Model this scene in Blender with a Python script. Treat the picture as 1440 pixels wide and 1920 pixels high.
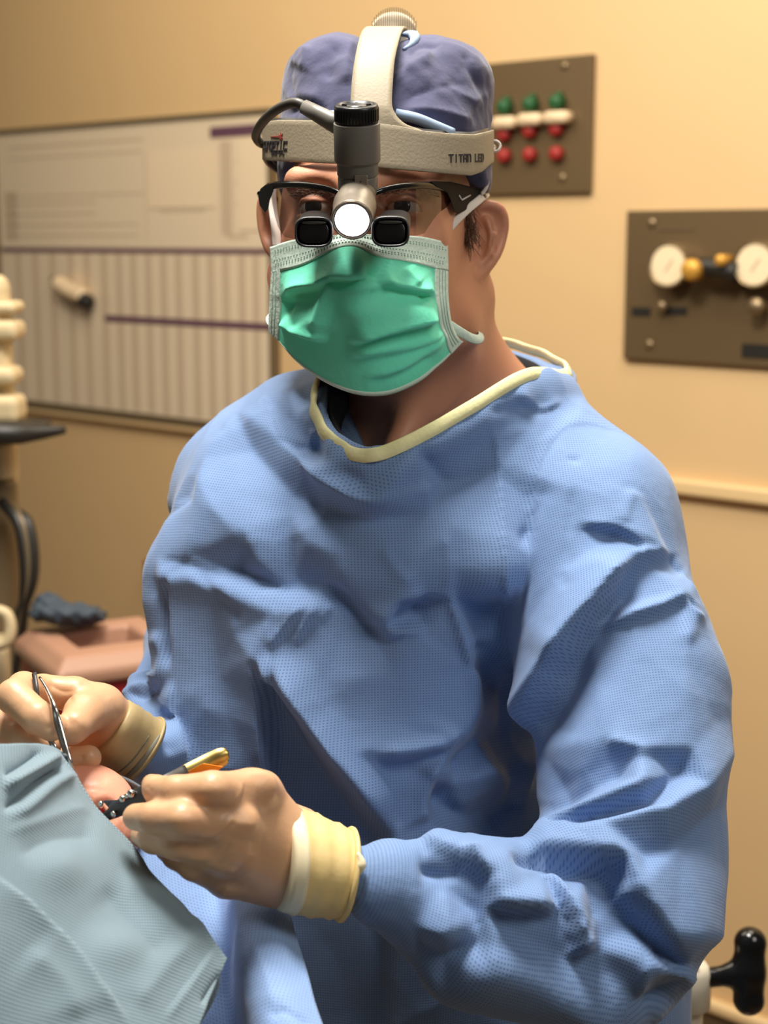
import bpy, bmesh, math, random
import numpy as np
from mathutils import Vector, Matrix

for o in list(bpy.data.objects):
    bpy.data.objects.remove(o)
random.seed(4)
rng = np.random.default_rng(7)
SC = bpy.context.scene
COL = SC.collection

# ------------------------------------------------------------------ camera
F = 2884.0
PIT = math.radians(10.0)
CP, SP = math.cos(PIT), math.sin(PIT)
CAMZ = 1.5
cd = bpy.data.cameras.new('camera')
cam = bpy.data.objects.new('camera', cd)
COL.objects.link(cam)
cam.location = (0, 0, CAMZ)
cam.rotation_euler = (math.radians(90) - PIT, 0, 0)
cd.sensor_fit = 'VERTICAL'
cd.lens = 50.0
cd.sensor_height = 50.0 * 1920 / F
cd.sensor_width = 50.0 * 1440 / F
cd.clip_start = 0.05
cd.dof.use_dof = True
cd.dof.focus_distance = 1.10
cd.dof.aperture_fstop = 5.6
SC.camera = cam

# ------------------------------------------------------------------ light
def srgb(r, g, b):
    def f(c):
        c /= 255.0
        return c / 12.92 if c <= 0.04045 else ((c + 0.055) / 1.055) ** 2.4
    return (f(r), f(g), f(b), 1.0)

SC.view_settings.view_transform = 'Standard'
SC.view_settings.look = 'None'
SC.view_settings.exposure = 0.0
SC.view_settings.gamma = 1.0
SC.view_settings.use_curve_mapping = False
wd = bpy.data.worlds.new('world')
SC.world = wd
wd.use_nodes = True
wb = wd.node_tree.nodes['Background']
wb.inputs[0].default_value = (1.0, 0.90, 0.76, 1)
wb.inputs[1].default_value = 0.075

def area(name, loc, target, size, power, col, sy=None):
    l = bpy.data.lights.new(name, 'AREA')
    l.shape = 'RECTANGLE'
    l.size = size
    l.size_y = sy or size
    l.energy = power
    l.color = col
    o = bpy.data.objects.new(name, l)
    COL.objects.link(o)
    o.location = loc
    o.rotation_euler = (Vector(target) - Vector(loc)).to_track_quat('-Z', 'Y').to_euler()
    return o

area('ceiling_light_left', (-0.18, 1.16, 2.75), (0.0, 1.15, 1.1), 0.5, 52, (1.0, 0.95, 0.88))
area('ceiling_light_back', (0.5, 1.9, 2.7), (0.25, 1.5, 1.0), 0.8, 17, (1.0, 0.87, 0.68), 0.8)
area('ceiling_light_wall', (-0.85, 2.3, 2.75), (0.0, 3.2, 1.5), 1.2, 25, (1.0, 0.87, 0.68))
area('fill_light_right', (0.95, 0.20, 2.35), (0.0, 1.15, 1.25), 0.6, 9.5, (1.0, 0.95, 0.88))  # unseen fill lamp, added to brighten the mask and the right side

# ------------------------------------------------------------------ coordinates
def C(px, py, d):
    return np.array([(px - 720.0) / F * d, (960.0 - py) / F * d, d])

def c2w(a):
    a = np.asarray(a, dtype=np.float64)
    x, y, z = a[..., 0], a[..., 1], a[..., 2]
    return np.stack([x, z * CP + y * SP, CAMZ - z * SP + y * CP], -1)

def proj(a):
    return 720 + F * a[..., 0] / a[..., 2], 960 - F * a[..., 1] / a[..., 2]

def Wp(px, py, d):
    return c2w(C(px, py, d))

# ------------------------------------------------------------------ materials
MATS = {}
def mat(name, col, rough=0.6, metal=0.0, spec=0.5, emit=None, bump=0.0, bscale=40, var=0.0, vscale=8,
        trans=0.0, sss=0.0, sheen=0.0, coat=0.0):
    m = bpy.data.materials.new(name)
    m.use_nodes = True
    nt = m.node_tree
    b = nt.nodes['Principled BSDF']
    b.inputs['Base Color'].default_value = col
    b.inputs['Roughness'].default_value = rough
    b.inputs['Metallic'].default_value = metal
    b.inputs['Specular IOR Level'].default_value = spec
    b.inputs['Transmission Weight'].default_value = trans
    b.inputs['Sheen Weight'].default_value = sheen
    b.inputs['Coat Weight'].default_value = coat
    if sss:
        b.inputs['Subsurface Weight'].default_value = sss
        b.inputs['Subsurface Radius'].default_value = (0.012, 0.005, 0.003)
        b.inputs['Subsurface Scale'].default_value = 1.0
    if emit:
        b.inputs['Emission Color'].default_value = emit[0]
        b.inputs['Emission Strength'].default_value = emit[1]
    tc = nt.nodes.new('ShaderNodeTexCoord')
    if bump:
        n = nt.nodes.new('ShaderNodeTexNoise')
        n.inputs['Scale'].default_value = bscale
        n.inputs['Detail'].default_value = 4
        nt.links.new(tc.outputs['Object'], n.inputs['Vector'])
        bp = nt.nodes.new('ShaderNodeBump')
        bp.inputs['Strength'].default_value = bump
        bp.inputs['Distance'].default_value = 0.004
        nt.links.new(n.outputs['Fac'], bp.inputs['Height'])
        nt.links.new(bp.outputs['Normal'], b.inputs['Normal'])
    if var:
        n = nt.nodes.new('ShaderNodeTexNoise')
        n.inputs['Scale'].default_value = vscale
        n.inputs['Detail'].default_value = 5
        nt.links.new(tc.outputs['Object'], n.inputs['Vector'])
        r = nt.nodes.new('ShaderNodeMix')
        r.data_type = 'RGBA'
        r.inputs[6].default_value = tuple(c * (1 - var) for c in col[:3]) + (1,)
        r.inputs[7].default_value = tuple(min(1, c * (1 + var)) for c in col[:3]) + (1,)
        nt.links.new(n.outputs['Fac'], r.inputs[0])
        nt.links.new(r.outputs[2], b.inputs['Base Color'])
    MATS[name] = m
    return m

def dot_fabric(name, base, dot, pitch, rough=0.75, bump=0.25, thr=(-0.1, 0.6), attr='fab', sheen=0.2, crinkle=0.25, cscale=45, var=0.1):
    """nonwoven cloth with a grid of bonded dots laid out in the cloth's own coordinates"""
    m = mat(name, base, rough, sheen=sheen, spec=0.35)
    nt = m.node_tree
    b = nt.nodes['Principled BSDF']
    at = nt.nodes.new('ShaderNodeAttribute')
    at.attribute_name = attr
    sp = nt.nodes.new('ShaderNodeSeparateXYZ')
    nt.links.new(at.outputs['Vector'], sp.inputs[0])
    outs = []
    for k in (0, 1):
        mu = nt.nodes.new('ShaderNodeMath'); mu.operation = 'MULTIPLY'
        mu.inputs[1].default_value = 2 * math.pi / pitch
        nt.links.new(sp.outputs[k], mu.inputs[0])
        si = nt.nodes.new('ShaderNodeMath'); si.operation = 'SINE'
        nt.links.new(mu.outputs[0], si.inputs[0])
        outs.append(si)
    ad = nt.nodes.new('ShaderNodeMath'); ad.operation = 'ADD'
    nt.links.new(outs[0].outputs[0], ad.inputs[0]); nt.links.new(outs[1].outputs[0], ad.inputs[1])
    mr = nt.nodes.new('ShaderNodeMapRange')
    mr.inputs['From Min'].default_value = thr[0] + 0.4
    mr.inputs['From Max'].default_value = thr[1] + 1.0
    nt.links.new(ad.outputs[0], mr.inputs['Value'])
    n2 = nt.nodes.new('ShaderNodeTexNoise'); n2.inputs['Scale'].default_value = 9; n2.inputs['Detail'].default_value = 3
    nt.links.new(at.outputs['Vector'], n2.inputs['Vector'])
    mv = nt.nodes.new('ShaderNodeMix'); mv.data_type = 'RGBA'
    mv.inputs[6].default_value = tuple(c * (1 - var) for c in base[:3]) + (1,)
    mv.inputs[7].default_value = tuple(min(1, c * (1 + var)) for c in base[:3]) + (1,)
    nt.links.new(n2.outputs['Fac'], mv.inputs[0])
    mx = nt.nodes.new('ShaderNodeMix'); mx.data_type = 'RGBA'
    mx.inputs[7].default_value = dot
    nt.links.new(mv.outputs[2], mx.inputs[6])
    nt.links.new(mr.outputs[0], mx.inputs[0])
    nt.links.new(mx.outputs[2], b.inputs['Base Color'])
    b1 = nt.nodes.new('ShaderNodeBump'); b1.invert = True
    b1.inputs['Strength'].default_value = bump; b1.inputs['Distance'].default_value = 0.0006
    nt.links.new(mr.outputs[0], b1.inputs['Height'])
    n = nt.nodes.new('ShaderNodeTexNoise'); n.inputs['Scale'].default_value = cscale; n.inputs['Detail'].default_value = 3
    nt.links.new(at.outputs['Vector'], n.inputs['Vector'])
    b2 = nt.nodes.new('ShaderNodeBump'); b2.inputs['Strength'].default_value = crinkle; b2.inputs['Distance'].default_value = 0.003
    nt.links.new(n.outputs['Fac'], b2.inputs['Height'])
    nt.links.new(b1.outputs['Normal'], b2.inputs['Normal'])
    nt.links.new(b2.outputs['Normal'], b.inputs['Normal'])
    return m

M_wall = mat('wall_paint', srgb(222, 188, 138), 0.55, bump=0.12, bscale=160, var=0.02)
M_rail = mat('rail_paint', srgb(232, 200, 148), 0.45)
M_skirt = mat('skirting_dark', srgb(96, 76, 52), 0.6)
M_floor = mat('floor_vinyl', srgb(120, 100, 78), 0.5, var=0.05)
M_gown = dot_fabric('gown_blue', srgb(120, 149, 192), srgb(86, 115, 168), 0.00195)
M_drape = dot_fabric('drape_light_blue', srgb(142, 172, 218), srgb(118, 150, 202), 0.0026, crinkle=0.4)
M_towel = dot_fabric('towel_green_grey', srgb(138, 158, 168), srgb(116, 138, 149), 0.0018, rough=0.95, bump=0.6, thr=(-1.2, 0.4), crinkle=0.3, cscale=30, var=0.08)
M_towel2 = mat('towel_dark_grey', srgb(98, 104, 110), 0.95, bump=0.3, bscale=400)
M_cap = mat('cap_navy', srgb(64, 65, 96), 0.85, bump=0.35, bscale=60, var=0.18, vscale=30, sheen=0.2)
M_capin = mat('cap_lining', srgb(150, 170, 196), 0.85)
M_bind = mat('binding_yellow', srgb(238, 232, 176), 0.75, bump=0.15, bscale=300)
M_shirt = mat('shirt_black', srgb(26, 28, 34), 0.85)
M_trous = mat('trouser_navy', srgb(50, 60, 96), 0.85)
M_skin = mat('skin', srgb(202, 140, 108), 0.5, sss=0.15, bump=0.08, bscale=500, var=0.10, vscale=26)
M_pskin = mat('patient_skin', srgb(246, 172, 142), 0.42, sss=0.25, bump=0.12, bscale=300, var=0.14, vscale=60)
M_wound = mat('wound_red', srgb(120, 28, 30), 0.25, var=0.3, vscale=120)
M_glove = mat('glove_latex', srgb(214, 168, 128), 0.42, sss=0.12, bump=0.12, bscale=110, var=0.07, vscale=30)
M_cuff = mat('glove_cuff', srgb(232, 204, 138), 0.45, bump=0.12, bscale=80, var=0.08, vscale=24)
M_cuff2 = mat('glove_cuff_shaded', srgb(176, 154, 108), 0.45, bump=0.12, bscale=80, var=0.14, vscale=40)  # far cuff: its shade is put into this darker cuff colour
M_cuffw = mat('glove_inner_cream', srgb(244, 230, 190), 0.5)
M_mask = mat('mask_green', srgb(112, 236, 198), 0.7, bump=0.12, bscale=250, var=0.05, vscale=14, sheen=0.1)
M_maskw = mat('mask_white', srgb(206, 226, 212), 0.75, bump=0.2, bscale=300, var=0.06, vscale=90)
M_tie = mat('mask_tie', srgb(228, 218, 208), 0.8)
M_stitch = mat('mask_stitch', srgb(146, 176, 160), 0.8)
M_band = mat('headband_grey', srgb(158, 145, 121), 0.6, bump=0.1, bscale=500)
M_ratch = mat('ratchet_cream', srgb(208, 194, 168), 0.45)
M_lamp = mat('lamp_grey', srgb(112, 108, 100), 0.42, spec=0.4)
M_lamp2 = mat('lamp_light_grey', srgb(134, 124, 110), 0.36, metal=0.35)
M_black = mat('black_plastic', srgb(18, 18, 20), 0.35)
M_matte = mat('matte_black', srgb(30, 27, 24), 0.7, spec=0.15)
M_gloss = mat('black_gloss', srgb(14, 14, 15), 0.16)
M_cable = mat('cable_grey', srgb(70, 66, 58), 0.45)
M_emit = mat('lamp_lens', (1, 1, 1, 1), 0.2, emit=((0.93, 0.95, 1.0, 1), 6.0))
M_logo = mat('print_dark', srgb(44, 40, 46), 0.6)
M_logor = mat('print_red', srgb(150, 56, 50), 0.6)
M_white = mat('print_white', srgb(220, 214, 206), 0.5)
M_eye = mat('eye_white', srgb(206, 190, 178), 0.25)
M_iris = mat('eye_dark', srgb(36, 26, 22), 0.12)
M_hair = mat('hair_brown', srgb(96, 64, 44), 0.7)
M_steel = mat('steel', srgb(210, 205, 198), 0.2, metal=1.0)
M_dsteel = mat('dark_steel', srgb(74, 72, 70), 0.42, metal=0.5)
M_gold = mat('gold_metal', srgb(176, 154, 92), 0.34, metal=1.0)
M_plate = mat('panel_steel', srgb(112, 92, 64), 0.5, metal=0.45, var=0.07, vscale=3)
M_screw = mat('screw_steel', srgb(150, 130, 100), 0.4, metal=0.7)
M_green = mat('outlet_green', srgb(28, 88, 46), 0.5)
M_cream = mat('outlet_cream', srgb(240, 214, 176), 0.5)
M_red = mat('outlet_red', srgb(158, 40, 36), 0.5)
M_gauge = mat('gauge_face', srgb(242, 222, 184), 0.45)
M_brass = mat('brass_knob', srgb(214, 160, 66), 0.4, metal=0.3)
M_board = mat('whiteboard', srgb(232, 213, 184), 0.3, var=0.04, vscale=2)
M_frame = mat('board_frame', srgb(120, 104, 78), 0.45, metal=0.3)
M_purple = mat('board_purple', srgb(100, 66, 84), 0.6)
M_line = mat('board_line', srgb(204, 182, 155), 0.6)
M_paper = mat('paper', srgb(236, 214, 182), 0.7)
M_equip = mat('equipment_cream', srgb(208, 188, 148), 0.45)
M_equipd = mat('equipment_dark', srgb(36, 34, 30), 0.45)
M_redbin = mat('bin_red', srgb(160, 30, 36), 0.4)
M_lid = mat('bin_lid', srgb(172, 130, 106), 0.45)
M_teal = mat('wrap_blue', srgb(54, 66, 78), 0.7)
M_ivory = mat('pole_ivory', srgb(228, 218, 196), 0.3)
M_rubber = mat('rubber_band', srgb(226, 190, 142), 0.6)

def lens_mat():
    m = bpy.data.materials.new('clear_lens'); m.use_nodes = True
    nt = m.node_tree
    nt.nodes.remove(nt.nodes['Principled BSDF'])
    out = nt.nodes['Material Output']
    t = nt.nodes.new('ShaderNodeBsdfTransparent'); t.inputs[0].default_value = (0.52, 0.48, 0.46, 1)
    g = nt.nodes.new('ShaderNodeBsdfGlossy'); g.inputs['Roughness'].default_value = 0.04
    lw = nt.nodes.new('ShaderNodeLayerWeight'); lw.inputs[0].default_value = 0.5
    pw = nt.nodes.new('ShaderNodeMath'); pw.operation = 'POWER'; pw.inputs[1].default_value = 4.0
    nt.links.new(lw.outputs['Facing'], pw.inputs[0])
    ma = nt.nodes.new('ShaderNodeMath'); ma.operation = 'MULTIPLY_ADD'; ma.inputs[1].default_value = 0.6; ma.inputs[2].default_value = 0.06
    nt.links.new(pw.outputs[0], ma.inputs[0])
    mx = nt.nodes.new('ShaderNodeMixShader')
    nt.links.new(ma.outputs[0], mx.inputs[0]); nt.links.new(t.outputs[0], mx.inputs[1]); nt.links.new(g.outputs[0], mx.inputs[2])
    nt.links.new(mx.outputs[0], out.inputs[0])
    return m
M_lens = lens_mat()

# ------------------------------------------------------------------ objects
ORG = {}
def thing(name, loc, label, cat, group=None):
    o = bpy.data.objects.new(name, None)
    COL.objects.link(o)
    o.empty_display_size = 0.05
    o.location = loc
    ORG[o] = np.array(loc, dtype=float)
    o['label'] = label; o['category'] = cat
    if group: o['group'] = group
    return o

def tag(o, label, cat, group=None):
    o['label'] = label; o['category'] = cat
    if group: o['group'] = group
    return o

def signed_vol(V, Fq):
    a, b, c, d = (V[Fq[:, i]] for i in range(4))
    return (np.einsum('ij,ij->i', a, np.cross(b, c)) + np.einsum('ij,ij->i', a, np.cross(c, d))).sum()

def mk(name, V, faces, m, parent=None, smooth=True, cam_space=True, closed=True, attrs=None, origin=None):
    """V: points (camera space unless told otherwise); faces: (n,4) array or list of tuples"""
    V = np.asarray(V, dtype=np.float64).reshape(-1, 3)
    Wv = c2w(V) if cam_space else V
    if origin is None:
        lo, hi = Wv.min(0), Wv.max(0)
        origin = np.array([(lo[0] + hi[0]) / 2, (lo[1] + hi[1]) / 2, lo[2]])
    me = bpy.data.meshes.new(name)
    if isinstance(faces, np.ndarray) and faces.shape[1] == 4:
        if closed and signed_vol(Wv - Wv.mean(0), faces) < 0:
            faces = faces[:, ::-1]
        n = len(faces)
        me.vertices.add(len(Wv)); me.vertices.foreach_set('co', (Wv - origin).astype(np.float32).ravel())
        me.loops.add(n * 4); me.loops.foreach_set('vertex_index', faces.astype(np.int32).ravel())
        me.polygons.add(n)
        me.polygons.foreach_set('loop_start', np.arange(0, n * 4, 4, dtype=np.int32))
        me.update(calc_edges=True)
        me.validate()
    else:
        me.from_pydata([tuple(v) for v in (Wv - origin)], [], [tuple(int(i) for i in f) for f in faces])
        if closed:
            bm = bmesh.new(); bm.from_mesh(me)
            bmesh.ops.recalc_face_normals(bm, faces=bm.faces)
            bm.to_mesh(me); bm.free()
    me.polygons.foreach_set('use_smooth', np.full(len(me.polygons), smooth, dtype=bool))
    if attrs is not None:
        for k, a in attrs.items():
            at = me.attributes.new(k, 'FLOAT_VECTOR', 'POINT')
            at.data.foreach_set('vector', np.asarray(a, dtype=np.float32).ravel())
    me.materials.append(m)
    o = bpy.data.objects.new(name, me)
    COL.objects.link(o)
    ORG[o] = origin
    if parent is not None:
        o.parent = parent
        o.location = origin - ORG[parent]
    else:
        o.location = origin
    return o

def mod_solid(o, t, off=0.0):
    s = o.modifiers.new('solid', 'SOLIDIFY'); s.thickness = t; s.offset = off
def mod_bevel(o, w, seg=2):
    s = o.modifiers.new('bevel', 'BEVEL'); s.width = w; s.segments = seg; s.limit_method = 'ANGLE'; s.angle_limit = math.radians(35)
def mod_sub(o, n=1):
    s = o.modifiers.new('sub', 'SUBSURF'); s.levels = n; s.render_levels = n

class MB:
    """collects pieces of ONE mesh"""
    def __init__(s): s.v = []; s.f = []; s.n = 0
    def add(s, V, Fs):
        V = np.asarray(V, float).reshape(-1, 3)
        s.v.append(V); s.f += [tuple(int(i) + s.n for i in f) for f in Fs]; s.n += len(V); return s
    def build(s, name, m, parent=None, **k):
        return mk(name, np.concatenate(s.v), s.f, m, parent, **k)

def grid_faces(r, c, wrap_c=False, wrap_r=False):
    fs = []
    for i in range(r if wrap_r else r - 1):
        for j in range(c if wrap_c else c - 1):
            fs.append((i * c + j, i * c + (j + 1) % c, ((i + 1) % r) * c + (j + 1) % c, ((i + 1) % r) * c + j))
    return fs

def catmull(P, n, closed=False):
    P = np.asarray(P, float)
    if closed: Q = np.concatenate([P[-1:], P, P[:2]])
    else: Q = np.concatenate([2 * P[:1] - P[1:2], P, 2 * P[-1:] - P[-2:-1]])
    segs = len(Q) - 3
    u = np.linspace(0, segs, n, endpoint=not closed)
    i = np.minimum(u.astype(int), segs - 1); t = (u - i)[:, None]
    a, b, c, d = Q[i], Q[i + 1], Q[i + 2], Q[i + 3]
    return 0.5 * (2 * b + (c - a) * t + (2 * a - 5 * b + 4 * c - d) * t ** 2 + (3 * b - a - 3 * c + d) * t ** 3)

def tube(P, rad, n=10, closed=False, caps=True, flat=None):
    """P (k,3); rad scalar or (k,); flat: (wide, thin) cross-section scale"""
    P = np.asarray(P, float); k = len(P)
    rad = np.broadcast_to(np.asarray(rad, float), (k,))
    T = np.gradient(P, axis=0) if not closed else np.roll(P, -1, 0) - np.roll(P, 1, 0)
    T /= np.linalg.norm(T, axis=1)[:, None] + 1e-12
    up = np.array([0, 0, 1.0]) if abs(T[0][2]) < 0.9 else np.array([0, 1.0, 0])
    V = []
    Nn = np.cross(T[0], up); Nn /= np.linalg.norm(Nn)
    for i in range(k):
        Nn = Nn - T[i] * np.dot(Nn, T[i]); Nn /= np.linalg.norm(Nn) + 1e-12
        B = np.cross(T[i], Nn)
        a = np.linspace(0, 2 * math.pi, n, endpoint=False)
        ca, sa = np.cos(a)[:, None], np.sin(a)[:, None]
        if flat is not None: ca = ca * flat[0]; sa = sa * flat[1]
        V.append(P[i] + rad[i] * (ca * Nn + sa * B))
    V = np.concatenate(V)
    fs = grid_faces(k, n, wrap_c=True, wrap_r=closed)
    if caps and not closed:
        fs += [tuple(range(n))[::-1], tuple((k - 1) * n + j for j in range(n))]
    return V, fs

def boxv(c, s, ax=None):
    """box centre c, half sizes s, axes rows ax"""
    ax = np.eye(3) if ax is None else np.asarray(ax)
    V = []
    for i in (-1, 1):
        for j in (-1, 1):
            for k in (-1, 1):
                V.append(np.asarray(c) + ax[0] * s[0] * i + ax[1] * s[1] * j + ax[2] * s[2] * k)
    return np.array(V), [(0, 1, 3, 2), (4, 6, 7, 5), (0, 4, 5, 1), (2, 3, 7, 6), (0, 2, 6, 4), (1, 5, 7, 3)]

def lathe(c, axis, prof, n=32, ref=None):
    """prof: list of (along, radius)"""
    axis = np.asarray(axis, float); axis = axis / np.linalg.norm(axis)
    ref = np.array([1.0, 0, 0]) if ref is None else np.asarray(ref, float)
    if abs(np.dot(ref, axis)) > 0.95: ref = np.array([0, 1.0, 0])
    u = ref - axis * np.dot(ref, axis); u /= np.linalg.norm(u); w = np.cross(axis, u)
    a = np.linspace(0, 2 * math.pi, n, endpoint=False)
    V = np.concatenate([np.asarray(c) + axis * h + r * (np.cos(a)[:, None] * u + np.sin(a)[:, None] * w) for h, r in prof])
    fs = grid_faces(len(prof), n, wrap_c=True)
    fs += [tuple(range(n))[::-1], tuple((len(prof) - 1) * n + j for j in range(n))]
    return V, fs

def facet_field(V, K):
    """stiff-cloth relief: crest and trough points (px, py, height in mm) with flat facets stretched between them"""
    from mathutils.geometry import delaunay_2d_cdt
    x, y = proj(V)
    chains = K; K = []; E = []
    for ch_ in chains:
        E += [(len(K) + i, len(K) + i + 1) for i in range(len(ch_) - 1)]
        K += ch_
    for a in np.linspace(0, 2 * math.pi, 40, endpoint=False):
        K.append((760 + 900 * math.cos(a), 1300 + 1000 * math.sin(a), 0.0))
    co, ed, fa, ov, oe, of = delaunay_2d_cdt([Vector(k[:2]) for k in K], E, [], 0, 1e-4)
    KA = np.array(K)
    hh = []
    for c_, o_ in zip(co, ov):
        if len(o_): hh.append(float(np.mean([K[j][2] for j in o_])))
        else:
            d2 = (KA[:, 0] - c_[0]) ** 2 + (KA[:, 1] - c_[1]) ** 2
            j = np.argsort(d2)[:3]; w = 1 / (np.sqrt(d2[j]) + 1); hh.append(float((KA[j, 2] * w).sum() / w.sum()))
    D = np.zeros(len(V))
    for f in fa:
        a, b, c = (np.array(co[i]) for i in f)
        m = np.where((x >= min(a[0], b[0], c[0])) & (x <= max(a[0], b[0], c[0])) & (y >= min(a[1], b[1], c[1])) & (y <= max(a[1], b[1], c[1])))[0]
        if not len(m): continue
        den = (b[1] - c[1]) * (a[0] - c[0]) + (c[0] - b[0]) * (a[1] - c[1])
        if abs(den) < 1e-9: continue
        w0 = ((b[1] - c[1]) * (x[m] - c[0]) + (c[0] - b[0]) * (y[m] - c[1])) / den
        w1 = ((c[1] - a[1]) * (x[m] - c[0]) + (a[0] - c[0]) * (y[m] - c[1])) / den
        w2 = 1 - w0 - w1
        k = (w0 >= -1e-6) & (w1 >= -1e-6) & (w2 >= -1e-6)
        D[m[k]] = w0[k] * hh[f[0]] + w1[k] * hh[f[1]] + w2[k] * hh[f[2]]
    return D * .001

# ------------------------------------------------------------------ signed distance modelling
def smin(a, b, k):
    h = np.clip(0.5 + 0.5 * (b - a) / k, 0, 1)
    return b + (a - b) * h - k * h * (1 - h)
def smax(a, b, k): return -smin(-a, -b, k)
def rc(p, a, b, ra, rb, sz=None):
    a = np.asarray(a, np.float32); b = np.asarray(b, np.float32)
    ab = b - a
    pa = p - a
    t = np.clip((pa @ ab) / max(float(ab @ ab), 1e-12), 0, 1)
    q = pa - t[:, None] * ab
    return np.sqrt(np.einsum('ij,ij->i', q, q)) - (ra + (rb - ra) * t)
def ell(p, c, r, R=None):
    q = p - np.asarray(c, np.float32)
    if R is not None: q = q @ np.asarray(R, np.float32).T
    r = np.asarray(r, np.float32)
    k0 = np.linalg.norm(q / r, axis=1); k1 = np.linalg.norm(q / r ** 2, axis=1)
    return k0 * (k0 - 1) / np.maximum(k1, 1e-6)
def chain(p, pts, k=0.0):
    d = None
    for (a, b) in zip(pts[:-1], pts[1:]):
        e = rc(p, C(*a[:3]), C(*b[:3]), a[3], b[3])
        d = e if d is None else (smin(d, e, k) if k else np.minimum(d, e))
    return d
def rot(axis, deg):
    return np.array(Matrix.Rotation(math.radians(deg), 3, axis))

def sdf_mesh(func, lo, hi, h):
    """narrow-band evaluation, then naive surface nets -> V (camera space), quads"""
    lo = np.asarray(lo, float); hi = np.asarray(hi, float)
    B = 4
    nb = np.ceil((hi - lo) / (h * B)).astype(int) + 1
    n = nb * B
    cx = [lo[i] + (np.arange(nb[i]) * B + (B - 1) / 2) * h for i in range(3)]
    G = np.stack(np.meshgrid(*cx, indexing='ij'), -1).reshape(-1, 3).astype(np.float32)
    dc = np.concatenate([func(g) for g in np.array_split(G, max(1, len(G) // 400000))])
    near = np.abs(dc) < h * B * 2.0
    f = np.repeat(np.repeat(np.repeat(dc.reshape(nb), B, 0), B, 1), B, 2).astype(np.float32)
    bi = np.argwhere(near.reshape(nb))
    off = np.stack(np.meshgrid(*[np.arange(B)] * 3, indexing='ij'), -1).reshape(-1, 3)
    for ch in np.array_split(bi, max(1, len(bi) * 64 // 400000)):
        ijk = (ch[:, None, :] * B + off[None]).reshape(-1, 3)
        f[ijk[:, 0], ijk[:, 1], ijk[:, 2]] = func((lo + ijk * h).astype(np.float32))
    f[f == 0] = 1e-7
    f[0] = f[-1] = np.abs(f[0]).max() + h; f[:, 0] = f[:, -1] = h; f[:, :, 0] = f[:, :, -1] = h
    s = f < 0
    c = np.zeros(np.array(s.shape) - 1, np.int8)
    cor = [(i, j, k) for i in (0, 1) for j in (0, 1) for k in (0, 1)]
    for (i, j, k) in cor:
        c += s[i:s.shape[0] - 1 + i, j:s.shape[1] - 1 + j, k:s.shape[2] - 1 + k]
    act = (c > 0) & (c < 8)
    ijk = np.argwhere(act)
    idx = np.full(act.shape, -1, np.int32); idx[act] = np.arange(len(ijk))
    acc = np.zeros((len(ijk), 3)); cnt = np.zeros(len(ijk))
    for a in cor:
        for ax in range(3):
            if a[ax]: continue
            b = list(a); b[ax] = 1
            ia = ijk + a; ib = ijk + b
            va = f[ia[:, 0], ia[:, 1], ia[:, 2]]; vb = f[ib[:, 0], ib[:, 1], ib[:, 2]]
            m = (va < 0) != (vb < 0)
            t = np.where(m, va / np.where(m, va - vb, 1), 0)
            p = np.tile(np.array(a, float), (len(ijk), 1)); p[:, ax] += t
            acc[m] += p[m]; cnt[m] += 1
    V = lo + (ijk + acc / cnt[:, None]) * h
    quads = []
    for ax in range(3):
        u, w = [(1, 2), (2, 0), (0, 1)][ax]
        sl0 = [slice(None)] * 3; sl1 = [slice(None)] * 3
        sl0[ax] = slice(0, -1); sl1[ax] = slice(1, None)
        cr = s[tuple(sl0)] != s[tuple(sl1)]
        e = np.argwhere(cr)
        e = e[(e[:, u] > 0) & (e[:, w] > 0) & (e[:, u] < act.shape[u]) & (e[:, w] < act.shape[w])]
        du = np.zeros(3, int); du[u] = 1
        dw = np.zeros(3, int); dw[w] = 1
        g = lambda q: idx[q[:, 0], q[:, 1], q[:, 2]]
        q = np.stack([g(e - du - dw), g(e - dw), g(e), g(e - du)], 1)
        flip = s[e[:, 0], e[:, 1], e[:, 2]]
        q[flip] = q[flip][:, ::-1]
        quads.append(q)
    Q = np.concatenate(quads)
    Q = Q[(Q >= 0).all(1)]
    if signed_vol(V, Q) < 0: Q = Q[:, ::-1].copy()
    return V, Q

def normals(V, Q):
    fn = np.cross(V[Q[:, 2]] - V[Q[:, 0]], V[Q[:, 3]] - V[Q[:, 1]])
    N = np.zeros_like(V)
    for i in range(4):
        for k in range(3):
            N[:, k] += np.bincount(Q[:, i], fn[:, k], len(V))
    return N / (np.linalg.norm(N, axis=1)[:, None] + 1e-12)

def relax(V, Q, it=1, lam=0.5):
    e = np.concatenate([Q[:, [0, 1]], Q[:, [1, 2]], Q[:, [2, 3]], Q[:, [3, 0]]])
    deg = np.bincount(e[:, 0], minlength=len(V)) + np.bincount(e[:, 1], minlength=len(V))
    for _ in range(it):
        S = np.zeros_like(V)
        for k in range(3):
            S[:, k] = np.bincount(e[:, 0], V[e[:, 1], k], len(V)) + np.bincount(e[:, 1], V[e[:, 0], k], len(V))
        V = V + lam * (S / np.maximum(deg, 1)[:, None] - V)
    return V

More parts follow.
